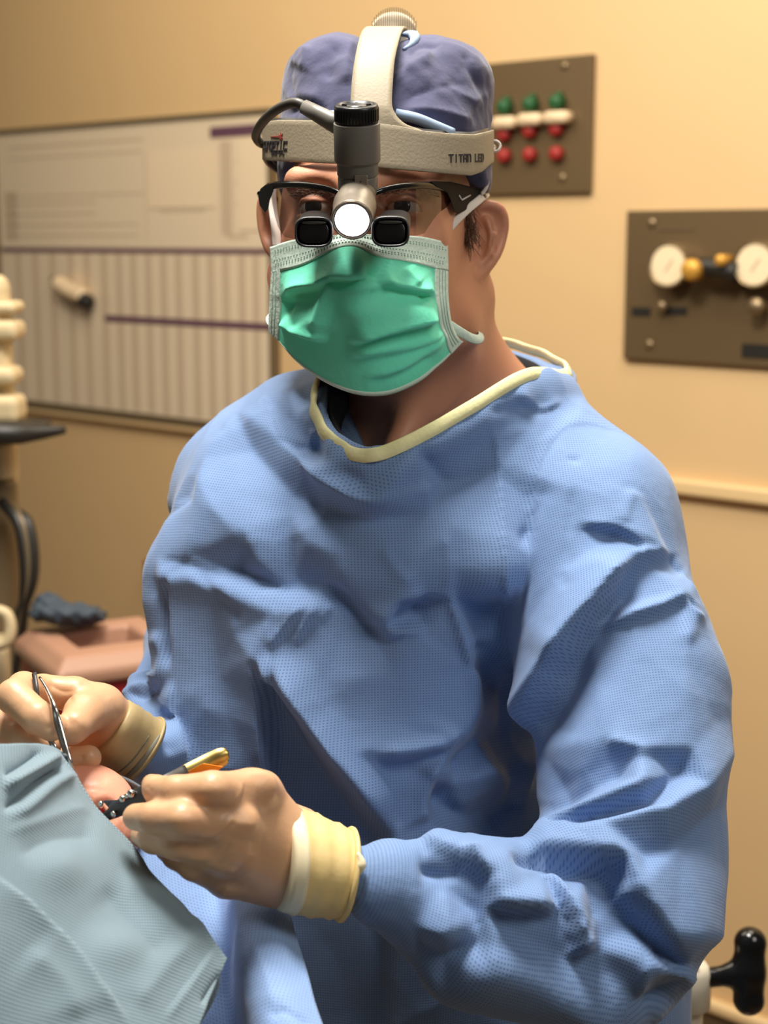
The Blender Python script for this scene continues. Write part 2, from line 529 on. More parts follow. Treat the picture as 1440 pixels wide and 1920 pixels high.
def sculpt(V, N, strokes, front=None):
    """strokes: (type, pts(px), width px, amp m[, edge px]).  r = ridge, s = step (right hand of travel raised), b = blob"""
    x, y = proj(V)
    facing = -np.einsum('ij,ij->i', N, V) / np.linalg.norm(V, axis=1)
    if front is not None: wt = front
    else: wt = np.clip((facing + 0.1) / 0.3, 0, 1)
    D = np.zeros(len(V))
    for s in strokes:
        ty, pts, w, amp = s[:4]
        if ty == 'b':
            (bx, by) = pts[0]; ry = s[4] if len(s) > 4 else w
            m = (np.abs(x - bx) < 3 * w) & (np.abs(y - by) < 3 * ry)
            D[m] += amp * np.exp(-((x[m] - bx) / w) ** 2 - ((y[m] - by) / ry) ** 2)
            continue
        P = catmull(pts, max(8, 5 * len(pts))) if len(pts) > 2 else np.linspace(pts[0], pts[1], 8)
        pad = w * 4 + 10
        m = np.where((x > P[:, 0].min() - pad) & (x < P[:, 0].max() + pad) & (y > P[:, 1].min() - pad) & (y < P[:, 1].max() + pad))[0]
        if not len(m): continue
        px, py = x[m], y[m]
        L = np.concatenate([[0], np.cumsum(np.linalg.norm(np.diff(P, axis=0), axis=1))])
        best = np.full(len(m), 1e9); sg = np.zeros(len(m)); tt = np.zeros(len(m))
        for i in range(len(P) - 1):
            d = P[i + 1] - P[i]; l2 = d @ d + 1e-9
            t = np.clip(((px - P[i, 0]) * d[0] + (py - P[i, 1]) * d[1]) / l2, 0, 1)
            qx, qy = px - P[i, 0] - t * d[0], py - P[i, 1] - t * d[1]
            dist = np.hypot(qx, qy)
            u = dist < best
            best[u] = dist[u]
            sg[u] = np.sign(d[0] * (py - P[i, 1]) - d[1] * (px - P[i, 0]))[u]
            tt[u] = ((L[i] + t * math.sqrt(l2)) / L[-1])[u]
        env = np.clip(np.minimum(tt, 1 - tt) / 0.22, 0, 1); env = env * env * (3 - 2 * env)
        if ty == 'r':
            e = (0.10 if w > 12 else 0.25) * w
            g = np.exp(-(np.sqrt(best ** 2 + e * e) - e) / w)
        else:
            e = s[4] if len(s) > 4 else 6.0
            g = np.where(sg >= 0, np.exp(-(best / w) ** 1.2), np.exp(-(best / e) ** 2))
        D[m] += amp * env * g
    return V + N * (D * wt)[:, None]

# ================================================================== SETTING
ES = np.array([-0.7398, 0.6728, 0.0]); NW = np.array([-0.6728, -0.7398, 0.0]); P0 = np.array([0.60, 2.685, 0.0])
def wall_sz(px, py, off=0.0):
    r = c2w(C(px, py, 1.0)) - np.array([0, 0, CAMZ])
    o = np.array([0, 0, CAMZ])
    t = ((P0 + NW * off - o) @ NW) / (r @ NW)
    p = o + r * t
    return (p - P0) @ ES, p[2]
def wpt(s, z, off): return P0 + ES * s + np.array([0, 0, z]) + NW * off
def wbox(s0, s1, z0, z1, o0, o1):
    V = np.array([wpt(s, z, o) for s in (s0, s1) for z in (z0, z1) for o in (o0, o1)])
    return V, [(0, 1, 3, 2), (4, 6, 7, 5), (0, 4, 5, 1), (2, 3, 7, 6), (0, 2, 6, 4), (1, 5, 7, 3)]
def wquadbox(px0, py0, px1, py1, o0, o1):
    a = wall_sz(px0, py0, o1); b = wall_sz(px1, py1, o1)
    return wbox(a[0], b[0], b[1], a[1], o0, o1)
def wlathe(px, py, prof, off=0.0, n=28):
    s, z = wall_sz(px, py, off)
    return lathe(wpt(s, z, 0), NW, prof, n)
def pxm(px, py):            # metres per pixel on the wall there (vertical)
    return abs(wall_sz(px, py)[1] - wall_sz(px, py + 1)[1])
def wobj(name, VF, m, parent=None, **k):
    return mk(name, VF[0], VF[1], m, parent, cam_space=False, smooth=k.pop('smooth', False), **k)

V, f = wbox(-1.3, 3.4, 0.0, 2.9, -0.12, 0.0)
o = wobj('wall_back', (V, f), M_wall); o['kind'] = 'structure'
V = np.array([[-3.6, -1.2, -0.05], [2.4, -1.2, -0.05], [2.4, 5.4, -0.05], [-3.6, 5.4, -0.05]])
V = np.concatenate([V, V + [0, 0, 0.05]])
o = mk('floor', V, [(0, 3, 2, 1), (4, 5, 6, 7), (0, 1, 5, 4), (1, 2, 6, 5), (2, 3, 7, 6), (3, 0, 4, 7)], M_floor, cam_space=False, smooth=False); o['kind'] = 'structure'
zr = wall_sz(1320, 899)[1]
o = wobj('trim_1', wbox(-1.3, 3.4, zr - 0.030, zr - 0.002, 0.0, 0.02), M_rail); mod_bevel(o, 0.006, 3); o['kind'] = 'structure'
zl = wall_sz(1375, 1893)[1]
o = wobj('trim_2', wbox(-1.3, 3.4, zl - 0.012, zl + 0.012, 0.0, 0.024), M_rail); mod_bevel(o, 0.008, 3); o['kind'] = 'structure'
o = wobj('baseboard_back', wbox(-1.3, 3.4, 0.0, zl - 0.012, 0.0, 0.012), M_skirt); o['kind'] = 'structure'

# ---- whiteboard
sL, zTl = wall_sz(2, 250); sR, zTr = wall_sz(514, 213)
zT = (zTl + zTr) / 2
zB = (wall_sz(60, 752)[1] + wall_sz(390, 783)[1]) / 2
wbt = thing('whiteboard', wpt((sL + sR) / 2, zB, 0.02), 'large framed whiteboard ruled in columns with purple stripes on the cream wall', 'whiteboard')
o = wobj('board', wbox(sR, sL, zB, zT, 0.001, 0.016), M_board, wbt)
mb = MB(); fw = 0.012
for (a, b, c, d) in ((sR - fw, sL + fw, zT, zT + fw * .7), (sR - fw, sL + fw, zB - fw * 1.4, zB), (sR - fw, sR, zB, zT), (sL, sL + fw, zB, zT)):
    mb.add(*wbox(a, b, c, d, 0.001, 0.024))
mb.build('frame', M_frame, wbt, cam_space=False, smooth=False)
mb = MB()
def zat(px, py): return wall_sz(px, py, 0.017)[1]
zp1 = (zat(10, 468) + zat(500, 472)) / 2
mb.add(*wbox(sR + .005, sL - .005, zp1 - .006, zp1 + .006, .0155, .0172))
zp2 = (zat(215, 600) + zat(490, 610)) / 2; s2 = wall_sz(207, 600)[0]
mb.add(*wbox(sR + .005, s2, zp2 - .008, zp2 + .008, .0155, .0172))
s3 = wall_sz(404, 240)[0]; zp3 = zat(450, 245)
mb.add(*wbox(sR + .005, s3, zp3 - .012, zp3 + .012, .0155, .0172))
o = mb.build('stripe', M_purple, wbt, cam_space=False, smooth=False)
mb = MB()
for xc in (130, 215, 300, 390, 470, 555, 630, 700, 775, 850, 925, 1010, 1085, 1160, 1240, 1310):
    s = wall_sz(xc / 2.667, 600)[0]
    mb.add(*wbox(s - .011, s + .011, zB + .005, zp1 - .008, .0155, .0167))
o = mb.build('column_line', M_line, wbt, cam_space=False, smooth=False)
mb = MB()
for (x0, y0, x1, y1) in ((15, 268, 268, 272), (15, 290, 268, 293), (15, 365, 268, 368), (15, 380, 180, 383), (15, 400, 180, 403), (15, 420, 260, 423), (15, 440, 260, 443),
                         (412, 265, 436, 440), (440, 300, 500, 303), (440, 340, 500, 344), (440, 380, 500, 383), (300, 393, 385, 397), (425, 440, 465, 447), (8, 360, 35, 450), (270, 290, 276, 450), (280, 292, 296, 302)):
    a = wall_sz(x0, y0, .017); b = wall_sz(x1, y1, .017)
    if y1 - y0 < 9:
        zc = (a[1] + b[1]) / 2; hz = (y1 - y0) * .5 * pxm(x0, y0)
        mb.add(*wbox(b[0], a[0], zc - hz, zc + hz, .0155, .0166))
    else: mb.add(*wbox(b[0], a[0], b[1], a[1], .0155, .0166))
o = mb.build('written_line', M_line, wbt, cam_space=False, smooth=False)
for (x0, y0, x1, y1, lab) in ((276, 285, 402, 388, 'blank cream paper sheet on the upper middle of the whiteboard'), (445, 262, 503, 432, 'narrow pale paper sheet at the upper right of the whiteboard')):
    a = wall_sz(x0, y0, .018); b = wall_sz(x1, y1, .018)
    o = wobj('paper_sheet', wbox(b[0], a[0], b[1], a[1], .0172, .0182), M_paper); tag(o, lab, 'paper sheet')
# eraser-like clip stuck on the board
er = thing('board_eraser', wpt(*wall_sz(134, 550, .02), .0172), 'small cream eraser with dark ends stuck tilted on the whiteboard', 'eraser')
def wtube(pts, r, off, **k):
    P = [wpt(*wall_sz(x, y, off), off) for x, y in catmull(pts, 14)]
    return tube(P, r, 10, **k)
wobj('eraser_body', wtube([(108, 530), (132, 545), (158, 556)], .021, .042), M_cream, er, smooth=True)
wobj('eraser_end', wtube([(153, 560), (166, 567)], .019, .042), M_equipd, er, smooth=True)
wobj('eraser_end', wtube([(98, 523), (108, 535), (128, 552), (148, 564)], .008, .030), M_equipd, er, smooth=True)

# ---- gas outlet plate
def plate(name, px0, pyT, px1, pyB, label, cat, th=.012):
    a = wall_sz(px0, pyT[0], th); a2 = wall_sz(px1, pyT[1], th); b = wall_sz(px0, pyB[0], th); b2 = wall_sz(px1, pyB[1], th)
    z1 = (a[1] + a2[1]) / 2; z0 = (b[1] + b2[1]) / 2
    t = thing(name, wpt((a[0] + a2[0]) / 2, z0, 0), label, cat)
    o = wobj('back_plate', wbox(a2[0], a[0], z0, z1, 0.0, th), M_plate, t); mod_bevel(o, .002, 2)
    return t
gp = plate('gas_outlet_panel', 880, (125, 98), 1111, (369, 359), 'brown metal wall plate with three green, white and red gas outlets', 'outlet panel')
k = pxm(990, 220)
for (x, yg, yw, y1, y2) in ((942, 200, 230, 252, 292), (990, 195, 224, 246, 290), (1040, 191, 220, 242, 288)):
    s, z = wall_sz(x + 3, yw, .03)
    mbp = MB()
    w, h = 25 * k * 1.12, 11.5 * k
    ring = []
    for a in np.linspace(0, 2 * math.pi, 28, endpoint=False):
        ring.append((math.copysign(max(0, w - h), math.cos(a)) + h * math.cos(a), h * math.sin(a)))
    V = [wpt(s + u, z + v, o_) for (o_, sc) in ((.012, 1), (.034, 1), (.04, .8)) for (u, v) in [(q[0] * sc, q[1] * sc) for q in ring]]
    fs = grid_faces(3, 28, wrap_c=True) + [tuple(range(28)), tuple(range(56, 84))]
    out = wobj('outlet_bar', (np.array(V), fs), M_cream, gp, smooth=True)
    wobj('green_cap', wlathe(x, yg, [(.012, 14 * k), (.03, 14 * k), (.036, 10 * k), (.037, .001)], .03), M_green, out, smooth=True)
    wobj('green_cap', wlathe(x + 7, yg - 13, [(.012, 7 * k), (.022, 6 * k), (.023, .001)], .02), M_green, out, smooth=True)
    for yy in (y1, y2):
        wobj('red_button', wlathe(x, yy, [(.012, 14 * k), (.026, 13.5 * k), (.03, 9 * k), (.031, .001)], .025), M_red, out, smooth=True)
for (x, y) in ((1058, 123), (1054, 333)):
    wobj('screw', wlathe(x, y, [(.012, 8 * k), (.015, 7 * k), (.016, .001)], .013), M_screw, gp, smooth=True)
mb = MB(); mb.add(*wquadbox(960, 140, 935, 128, .0125, .0115)); mb.add(*wquadbox(1000, 136, 966, 126, .0125, .0115))
# ---- gauge plate
gg = plate('gauge_panel', 1175, (397, 388), 1500, (674, 692), 'wide brown metal wall plate with two round pressure gauges', 'gauge panel')
k = pxm(1300, 520)
for (x, y) in ((1254, 497), (1416, 496)):
    g = wobj('gauge', wlathe(x, y, [(.012, 40 * k), (.045, 42 * k), (.05, 40 * k), (.046, 36 * k), (.046, .001)], .045), M_screw, gg, smooth=False)
    wobj('gauge_face', wlathe(x, y, [(.0462, 36.5 * k), (.0475, 36.5 * k), (.0476, .001)], .045), M_gauge, g, smooth=False)
    s, z = wall_sz(x, y, .048)
    V, f = boxv(wpt(s, z, .0485), (.0012, 14 * k, .0006), [ES * .8 + np.array([0, 0, .6]), np.array([0, 0, .8]) - ES * .6, NW])
    wobj('needle', (V, f), M_line, g)
wobj('brass_knob', wlathe(1294, 506, [(.012, 8 * k), (.04, 9 * k), (.042, 19 * k), (.07, 20 * k), (.076, 15 * k), (.077, .001)], .07), M_brass, gg, smooth=True)
v = wobj('valve', wtube([(1312, 500), (1345, 502), (1382, 512)], .017, .045), M_equipd, gg, smooth=True)
wobj('valve_cap', wlathe(1354, 488, [(.03, 10 * k), (.068, 11 * k), (.072, 8 * k), (.073, .001)], .06), M_brass, v, smooth=True)
wobj('small_knob', wlathe(1417, 574, [(.012, 8 * k), (.03, 9 * k), (.032, 16 * k), (.045, 15 * k), (.047, .001)], .04), M_screw, gg, smooth=True)
wobj('small_knob', wlathe(1239, 574, [(.012, 6 * k), (.02, 10 * k), (.03, 10 * k), (.032, .001)], .03), M_screw, gg, smooth=True)
for (a, b, c, d) in ((1184, 577, 1219, 592), (1248, 576, 1288, 590), (1390, 648, 1470, 670), (1235, 424, 1300, 432)):
    o = wobj('label_strip', wquadbox(c, b, a, d, .0118, .0135), M_equipd if b > 500 else M_skirt, gg)
for (x, y) in ((1222, 418), (1217, 646)):
    wobj('screw', wlathe(x, y, [(.012, 9 * k), (.015, 8 * k), (.016, .001)], .013), M_screw, gg, smooth=True)

# ---- small red box on the wall
o = wobj('red_box', wquadbox(318, 1060, 270, 1106, .0, .05), M_redbin); mod_bevel(o, .004); tag(o, 'small dark red box on the wall left of the blue gown', 'box')

# ---- equipment tower at the left edge
DE = 2.25
def mpx(d): return d / F
eq = thing('equipment_tower', Wp(-60, 1900, DE) * [1, 1, 0] + [0, 0, 0.0], 'cream stacked equipment tower with black tray at the left edge', 'medical equipment')
def pbox(x0, y0, x1, y1, d, depth, bev=0.0):
    c = C((x0 + x1) / 2, (y0 + y1) / 2, d)
    return boxv(c2w(c) + np.array([0, depth / 2, 0]), ((x1 - x0) / 2 * mpx(d), depth / 2, (y1 - y0) / 2 * mpx(d) / CP))
for (x1, y0, y1) in ((28, 566, 590), (31, 602, 640), (27, 690, 724), (33, 744, 796)):
    o = wobj('shelf', pbox(-190, y0, x1, y1, DE, .07), M_equip, eq); mod_bevel(o, .012, 3)
o = wobj('column', pbox(-170, 520, 18, 930, DE + .03, .05), M_equip, eq); mod_bevel(o, .02, 3)
P = catmull([(-120, 815, DE - .1), (0, 814, DE - .1), (60, 812, DE - .08), (122, 806, DE - .06)], 16)
V, f = tube([Wp(*p) for p in P], np.interp(np.arange(16), [0, 8, 15], [.016, .015, .006]), 12, flat=(1, 1))
o = wobj('tray_arm', (V, f), M_equipd, eq, smooth=True)
o = wobj('tray', pbox(-150, 800, 70, 812, DE - .06, .1), M_equipd, eq); mod_bevel(o, .004)
for (x, y0, y1, r, mt_) in ((0, 830, 900, .026, M_equip), (6, 900, 960, .02, M_frame), (-4, 940, 2350, .03, M_frame)):
    V, f = lathe(Wp(x, y0, DE + .05), (0, 0, -1), [(0, r * .8), (.004, r), ((y1 - y0) * mpx(DE) - .004, r), ((y1 - y0) * mpx(DE), r * .8)], 20)
    wobj('post', (V, f), mt_, eq, smooth=False)
for q in range(3):
    P = catmull([(4 + 9 * q, 940 + 8 * q, DE), (36 + 9 * q, 985, DE - .02), (48 + 7 * q, 1080, DE - .02), (40 - 6 * q, 1180, DE), (22 - 8 * q, 1300, DE + .02), (30, 1420, DE + .04)], 30)
    V, f = tube([Wp(*p) for p in P], .0085, 10)
    wobj('hose', (V, f), (M_equipd, M_frame, M_equipd)[q], eq, smooth=True)
P = catmull([(-22, 1150, DE - .1), (10, 1150, DE - .1), (20, 1178, DE - .1), (10, 1205, DE - .1), (-22, 1206, DE - .1)], 24, closed=True)
V, f = tube([Wp(*p) for p in P], .0085, 12, closed=True)
wobj('grip', (V, f), M_equip, eq, smooth=True)
o = wobj('base_cabinet', pbox(-200, 1210, 14, 1330, DE - .02, .08), M_equip, eq); mod_bevel(o, .01, 3)
o = wobj('foot', (lambda c: boxv([c[0], c[1], 0.04], (.12, .16, .04)))(Wp(-200, 1900, DE + .1)), M_equipd, eq)

# ---- red sharps bin with translucent lid
DB = 2.15
cb = c2w(C(196, 1196, DB))
ax = [np.array([math.cos(.5), math.sin(.5), 0]), np.array([-math.sin(.5), math.cos(.5), 0]), np.array([0, 0, 1.0])]
def taper(c, hs0, hs1, h0, h1, n=6):
    V = []
    for (hs, z) in ((hs0, h0), (hs1, h1)):
        for (u, v) in ((-1, -1), (1, -1), (1, 1), (-1, 1)):
            V.append(np.array(c) + ax[0] * hs[0] * u + ax[1] * hs[1] * v + np.array([0, 0, z]))
    return np.array(V), [(0, 3, 2, 1), (4, 5, 6, 7), (0, 1, 5, 4), (1, 2, 6, 5), (2, 3, 7, 6), (3, 0, 4, 7)]
sb = thing('sharps_bin', [cb[0], cb[1], 0.0], 'red sharps bin with a pinkish lid behind the far gloved hand', 'bin')
o = wobj('bin_body', taper([cb[0], cb[1], 0], (.075, .08), (.095, .1), 0.0, cb[2] - .03), M_redbin, sb); mod_bevel(o, .012, 3)
# lid is a frame round an open hole
mb = MB()
def ringpts(hx, hy, z): return [np.array([cb[0], cb[1], cb[2] + z]) + ax[0] * hx * u + ax[1] * hy * v for (u, v) in ((-1, -1), (1, -1), (1, 1), (-1, 1))]
rings = [ringpts(.101, .106, -.034), ringpts(.101, .106, -.016), ringpts(.082, .086, .004), ringpts(.05, .045, .004), ringpts(.044, .038, -.028), ringpts(.095, .1, -.034)]
mb.add(np.concatenate(rings), grid_faces(6, 4, wrap_c=True, wrap_r=True))
o = mb.build('lid', M_lid, sb, cam_space=False, smooth=False); mod_bevel(o, .006, 3)
o = wobj('bin_inset', taper([cb[0], cb[1], 0], (.05, .045), (.05, .045), cb[2] - .029, cb[2] - .026), mat('inset_dark_red', srgb(96, 18, 24), .5), sb)  # dark red plate set into the open hole of the lid
# crumpled blue wrap on the lid, behind the hole
def wrapf(p):
    c = C(122, 1150, DB + .02)
    d = ell(p, c, (.05, .016, .035))
    d = smin(d, ell(p, C(155, 1157, DB + .03), (.035, .012, .03)), .01)
    d = smin(d, ell(p, C(92, 1135, DB + .03), (.022, .018, .02)), .01)
    return d + .003 * np.sin(p[:, 0] * 260) * np.sin(p[:, 1] * 330 + p[:, 2] * 120)
V, Q = sdf_mesh(wrapf, C(120, 1150, DB + .02) - .1, C(120, 1150, DB + .02) + .1, .004)
o = mk('blue_wrap', V, Q, M_teal); tag(o, 'crumpled dark blue wrap lying on the back of the sharps bin lid', 'wrap')

# ---- stand with clamp knob, lower right
DK = 1.52
st = thing('equipment_stand', Wp(1293, 2400, DK) * [1, 1, 0], 'ivory metal stand with a black lobed clamp knob beside the gown', 'stand')
top = C(1293, 1810, DK)
ptop = c2w(top)
V, f = lathe([ptop[0], ptop[1], 0.0], (0, 0, 1), [(0.0, .16), (.02, .155), (.03, .03), (.04, .0145), (ptop[2] - .02, .0145)], 24)
wobj('pole', (V, f), M_ivory, st, smooth=False)
V, f = lathe(c2w(C(1296, 1846, DK)), (0, 0, 1), [(-.024, .017), (-.022, .0195), (.015, .0195), (.023, .014), (.024, .002)], 28)
wobj('collar', (V, f), M_ivory, st, smooth=True)
V, f = lathe(c2w(C(1302, 1812, DK - .016)), (0.1, -.5, 1), [(-.004, .0035), (.004, .0035)], 12)
wobj('collar_bolt', (V, f), M_equipd, st)
def knobf(p):
    d = chain(p, [(1300, 1836, DK, .0100), (1372, 1828, DK - .01, .0100)])
    hub = chain(p, [(1372, 1826, DK - .01, .010), (1400, 1823, DK - .01, .0155)])
    up = chain(p, [(1404, 1823, DK - .01, .0125), (1407, 1768, DK - .01, .0160)])
    lo_ = chain(p, [(1404, 1823, DK - .01, .0125), (1404, 1874, DK - .01, .0155)])
    return smin(d, smin(hub, smin(up, lo_, .006), .014), .006)
V, Q = sdf_mesh(knobf, C(1400, 1823, DK) - .075, C(1400, 1823, DK) + .075, .002)
mk('clamp_knob', V, Q, M_gloss, st)
P = catmull([(1310, 1776, DK - .012), (1340, 1806, DK - .018), (1357, 1832, DK - .024), (1360, 1850, DK - .02), (1352, 1853, DK - .0), (1342, 1830, DK + .01), (1325, 1800, DK + .004)], 36, closed=True)
V, f = tube(P, .0016, 8, closed=True, flat=(1.6, .6))
mk('rubber_band', V, f, M_rubber, st)
P = catmull([(1313, 1700, DK - .004), (1312, 1745, DK - .01), (1305, 1805, DK - .015)], 12)
V, f = tube(P, .0045, 8, flat=(1.3, .5))
mk('strap', V, f, M_equipd, st)

# ================================================================== SURGEON
pc = Wp(730, 1500, 1.3)
sg = thing('person', [pc[0], pc[1], 0.0], 'person in a blue surgical gown, navy cap and green mask bending over the patient', 'person')

# ---- collar loop (px, py, distance)
LOOP = [(612, 722, 1.212), (606, 765, 1.178), (626, 812, 1.150), (655, 838, 1.134), (684, 853, 1.124), (725, 844, 1.127), (800, 807, 1.14), (880, 760, 1.158), (955, 714, 1.185),
        (1000, 702, 1.215), (1042, 707, 1.245), (1046, 694, 1.30), (1000, 668, 1.345), (930, 648, 1.38), (850, 650, 1.40), (760, 665, 1.395), (680, 680, 1.36), (630, 695, 1.30)]
LP = np.array([C(*q) for q in LOOP])
lc = LP.mean(0)
_, _, vt = np.linalg.svd(LP - lc)
ln = vt[2] if vt[2][1] > 0 else -vt[2]
le1 = vt[0]; le2 = np.cross(ln, le1)
loop2 = np.stack([(LP - lc) @ le1, (LP - lc) @ le2], 1)
def poly_sd(q, poly):
    d = np.full(len(q), 1e9, np.float32); ins = np.zeros(len(q), bool)
    n = len(poly)
    for i in range(n):
        a, b = poly[i], poly[(i + 1) % n]
        e = b - a; w = q - a
        t = np.clip((w @ e) / (e @ e), 0, 1)
        d = np.minimum(d, np.hypot(*(w - t[:, None] * e).T))
        c = ((a[1] <= q[:, 1]) != (b[1] <= q[:, 1])) & (q[:, 0] < (b[0] - a[0]) * (q[:, 1] - a[1]) / (b[1] - a[1] + 1e-12) + a[0])
        ins ^= c
    return np.where(ins, -d, d)

# ---- gown volumes
ARM_R = [(1080, 990, 1.225, .070), (1178, 1290, 1.165, .075), (1190, 1620, 1.095, .062)]       # arm nearest the camera
ELB_R = [(1190, 1620, 1.095, .062), (1136, 1742, 1.075, .0600)]
FOR_R = [(1136, 1742, 1.075, .0600), (900, 1722, 1.035, .049), (728, 1662, 1.012, .0275), (655, 1640, 1.006, .0150)]
ARM_L = [(455, 935, 1.33, .062), (430, 1080, 1.36, .058), (392, 1195, 1.345, .047)]
FOR_L = [(392, 1195, 1.345, .047), (322, 1335, 1.255, .040), (302, 1425, 1.205, .034), (258, 1400, 1.148, .018)]
def gown_torso(p):
    d = ell(p, C(690, 1035, 1.285), (.160, .150, .144))
    d = smin(d, ell(p, C(685, 1420, 1.305), (.158, .27, .150)), .06)
    d = smin(d, chain(p, [(352, 1075, 1.235, .024), (378, 1440, 1.205, .018), (430, 1760, 1.205, .020)]), .06)
    d = smin(d, chain(p, [(640, 770, 1.335, .038), (470, 925, 1.33, .055)]), .05)
    d = smin(d, chain(p, [(930, 800, 1.29, .055), (1085, 960, 1.235, .06)]), .05)
    d = smin(d, ell(p, C(800, 1830, 1.33), (.20, .24, .15)), .06)
    d = smin(d, chain(p, [(1140, 1500, 1.31, .030), (1196, 1720, 1.30, .034), (1196, 1960, 1.31, .034)]), .08)
    e = None
    for i in range(len(LP)):
        a, b = LP[i] - ln * .012, LP[(i + 1) % len(LP)] - ln * .012
        q = rc(p, a, b, .011, .011)
        e = q if e is None else np.minimum(e, q)
    d = smin(d, e, .012)
    for (x, y, z) in [tuple(q) for q in catmull(LOOP[1:10], 19)]:
        d = smin(d, rc(p, C(x, y + 18, z + .013), C(x * .75 + 180, 1060, 1.166), .0095, .022), .014)
    return d
def gown_arms(p):
    r = smin(chain(p, ARM_R), chain(p, ELB_R), .02)
    r = smin(r, chain(p, FOR_R), .035)
    l = smin(chain(p, ARM_L), chain(p, FOR_L), .03)
    return r, l
def gown_f(p):
    d = gown_torso(p)
    r, l = gown_arms(p)
    d = smin(d, l, .012)
    d = smin(d, r, .012)
    sh = smin(d, chain(p, [(980, 860, 1.26, .055), (1090, 990, 1.225, .068)]), .04)
    d = sh
    # neck opening, a hollow under the collar loop
    q = p - lc.astype(np.float32)
    h = q @ ln.astype(np.float32)
    q2 = np.stack([q @ le1.astype(np.float32), q @ le2.astype(np.float32)], 1)
    pd = poly_sd(q2, loop2.astype(np.float32))
    cut = np.maximum(pd + np.clip(-h, 0, 1) * 0.5 + .002, -(h + .07))
    d = smax(d, -cut, .003)
    return d
print('gown ...')
GV, GQ = sdf_mesh(gown_f, (-.30, -.50, .93), (.36, .16, 1.52), .0026)
c2 = lambda *P: [(260 + x / 2.667, 660 + y / 2.667) for x, y in P]
c3 = lambda *P: [(780 + x / 2.323, 600 + y / 2.323) for x, y in P]
c4 = lambda *P: [(240 + x / 2.4, 1160 + y / 2.4) for x, y in P]
c5 = lambda *P: [(780 + x / 2.323, 1200 + y / 2.323) for x, y in P]
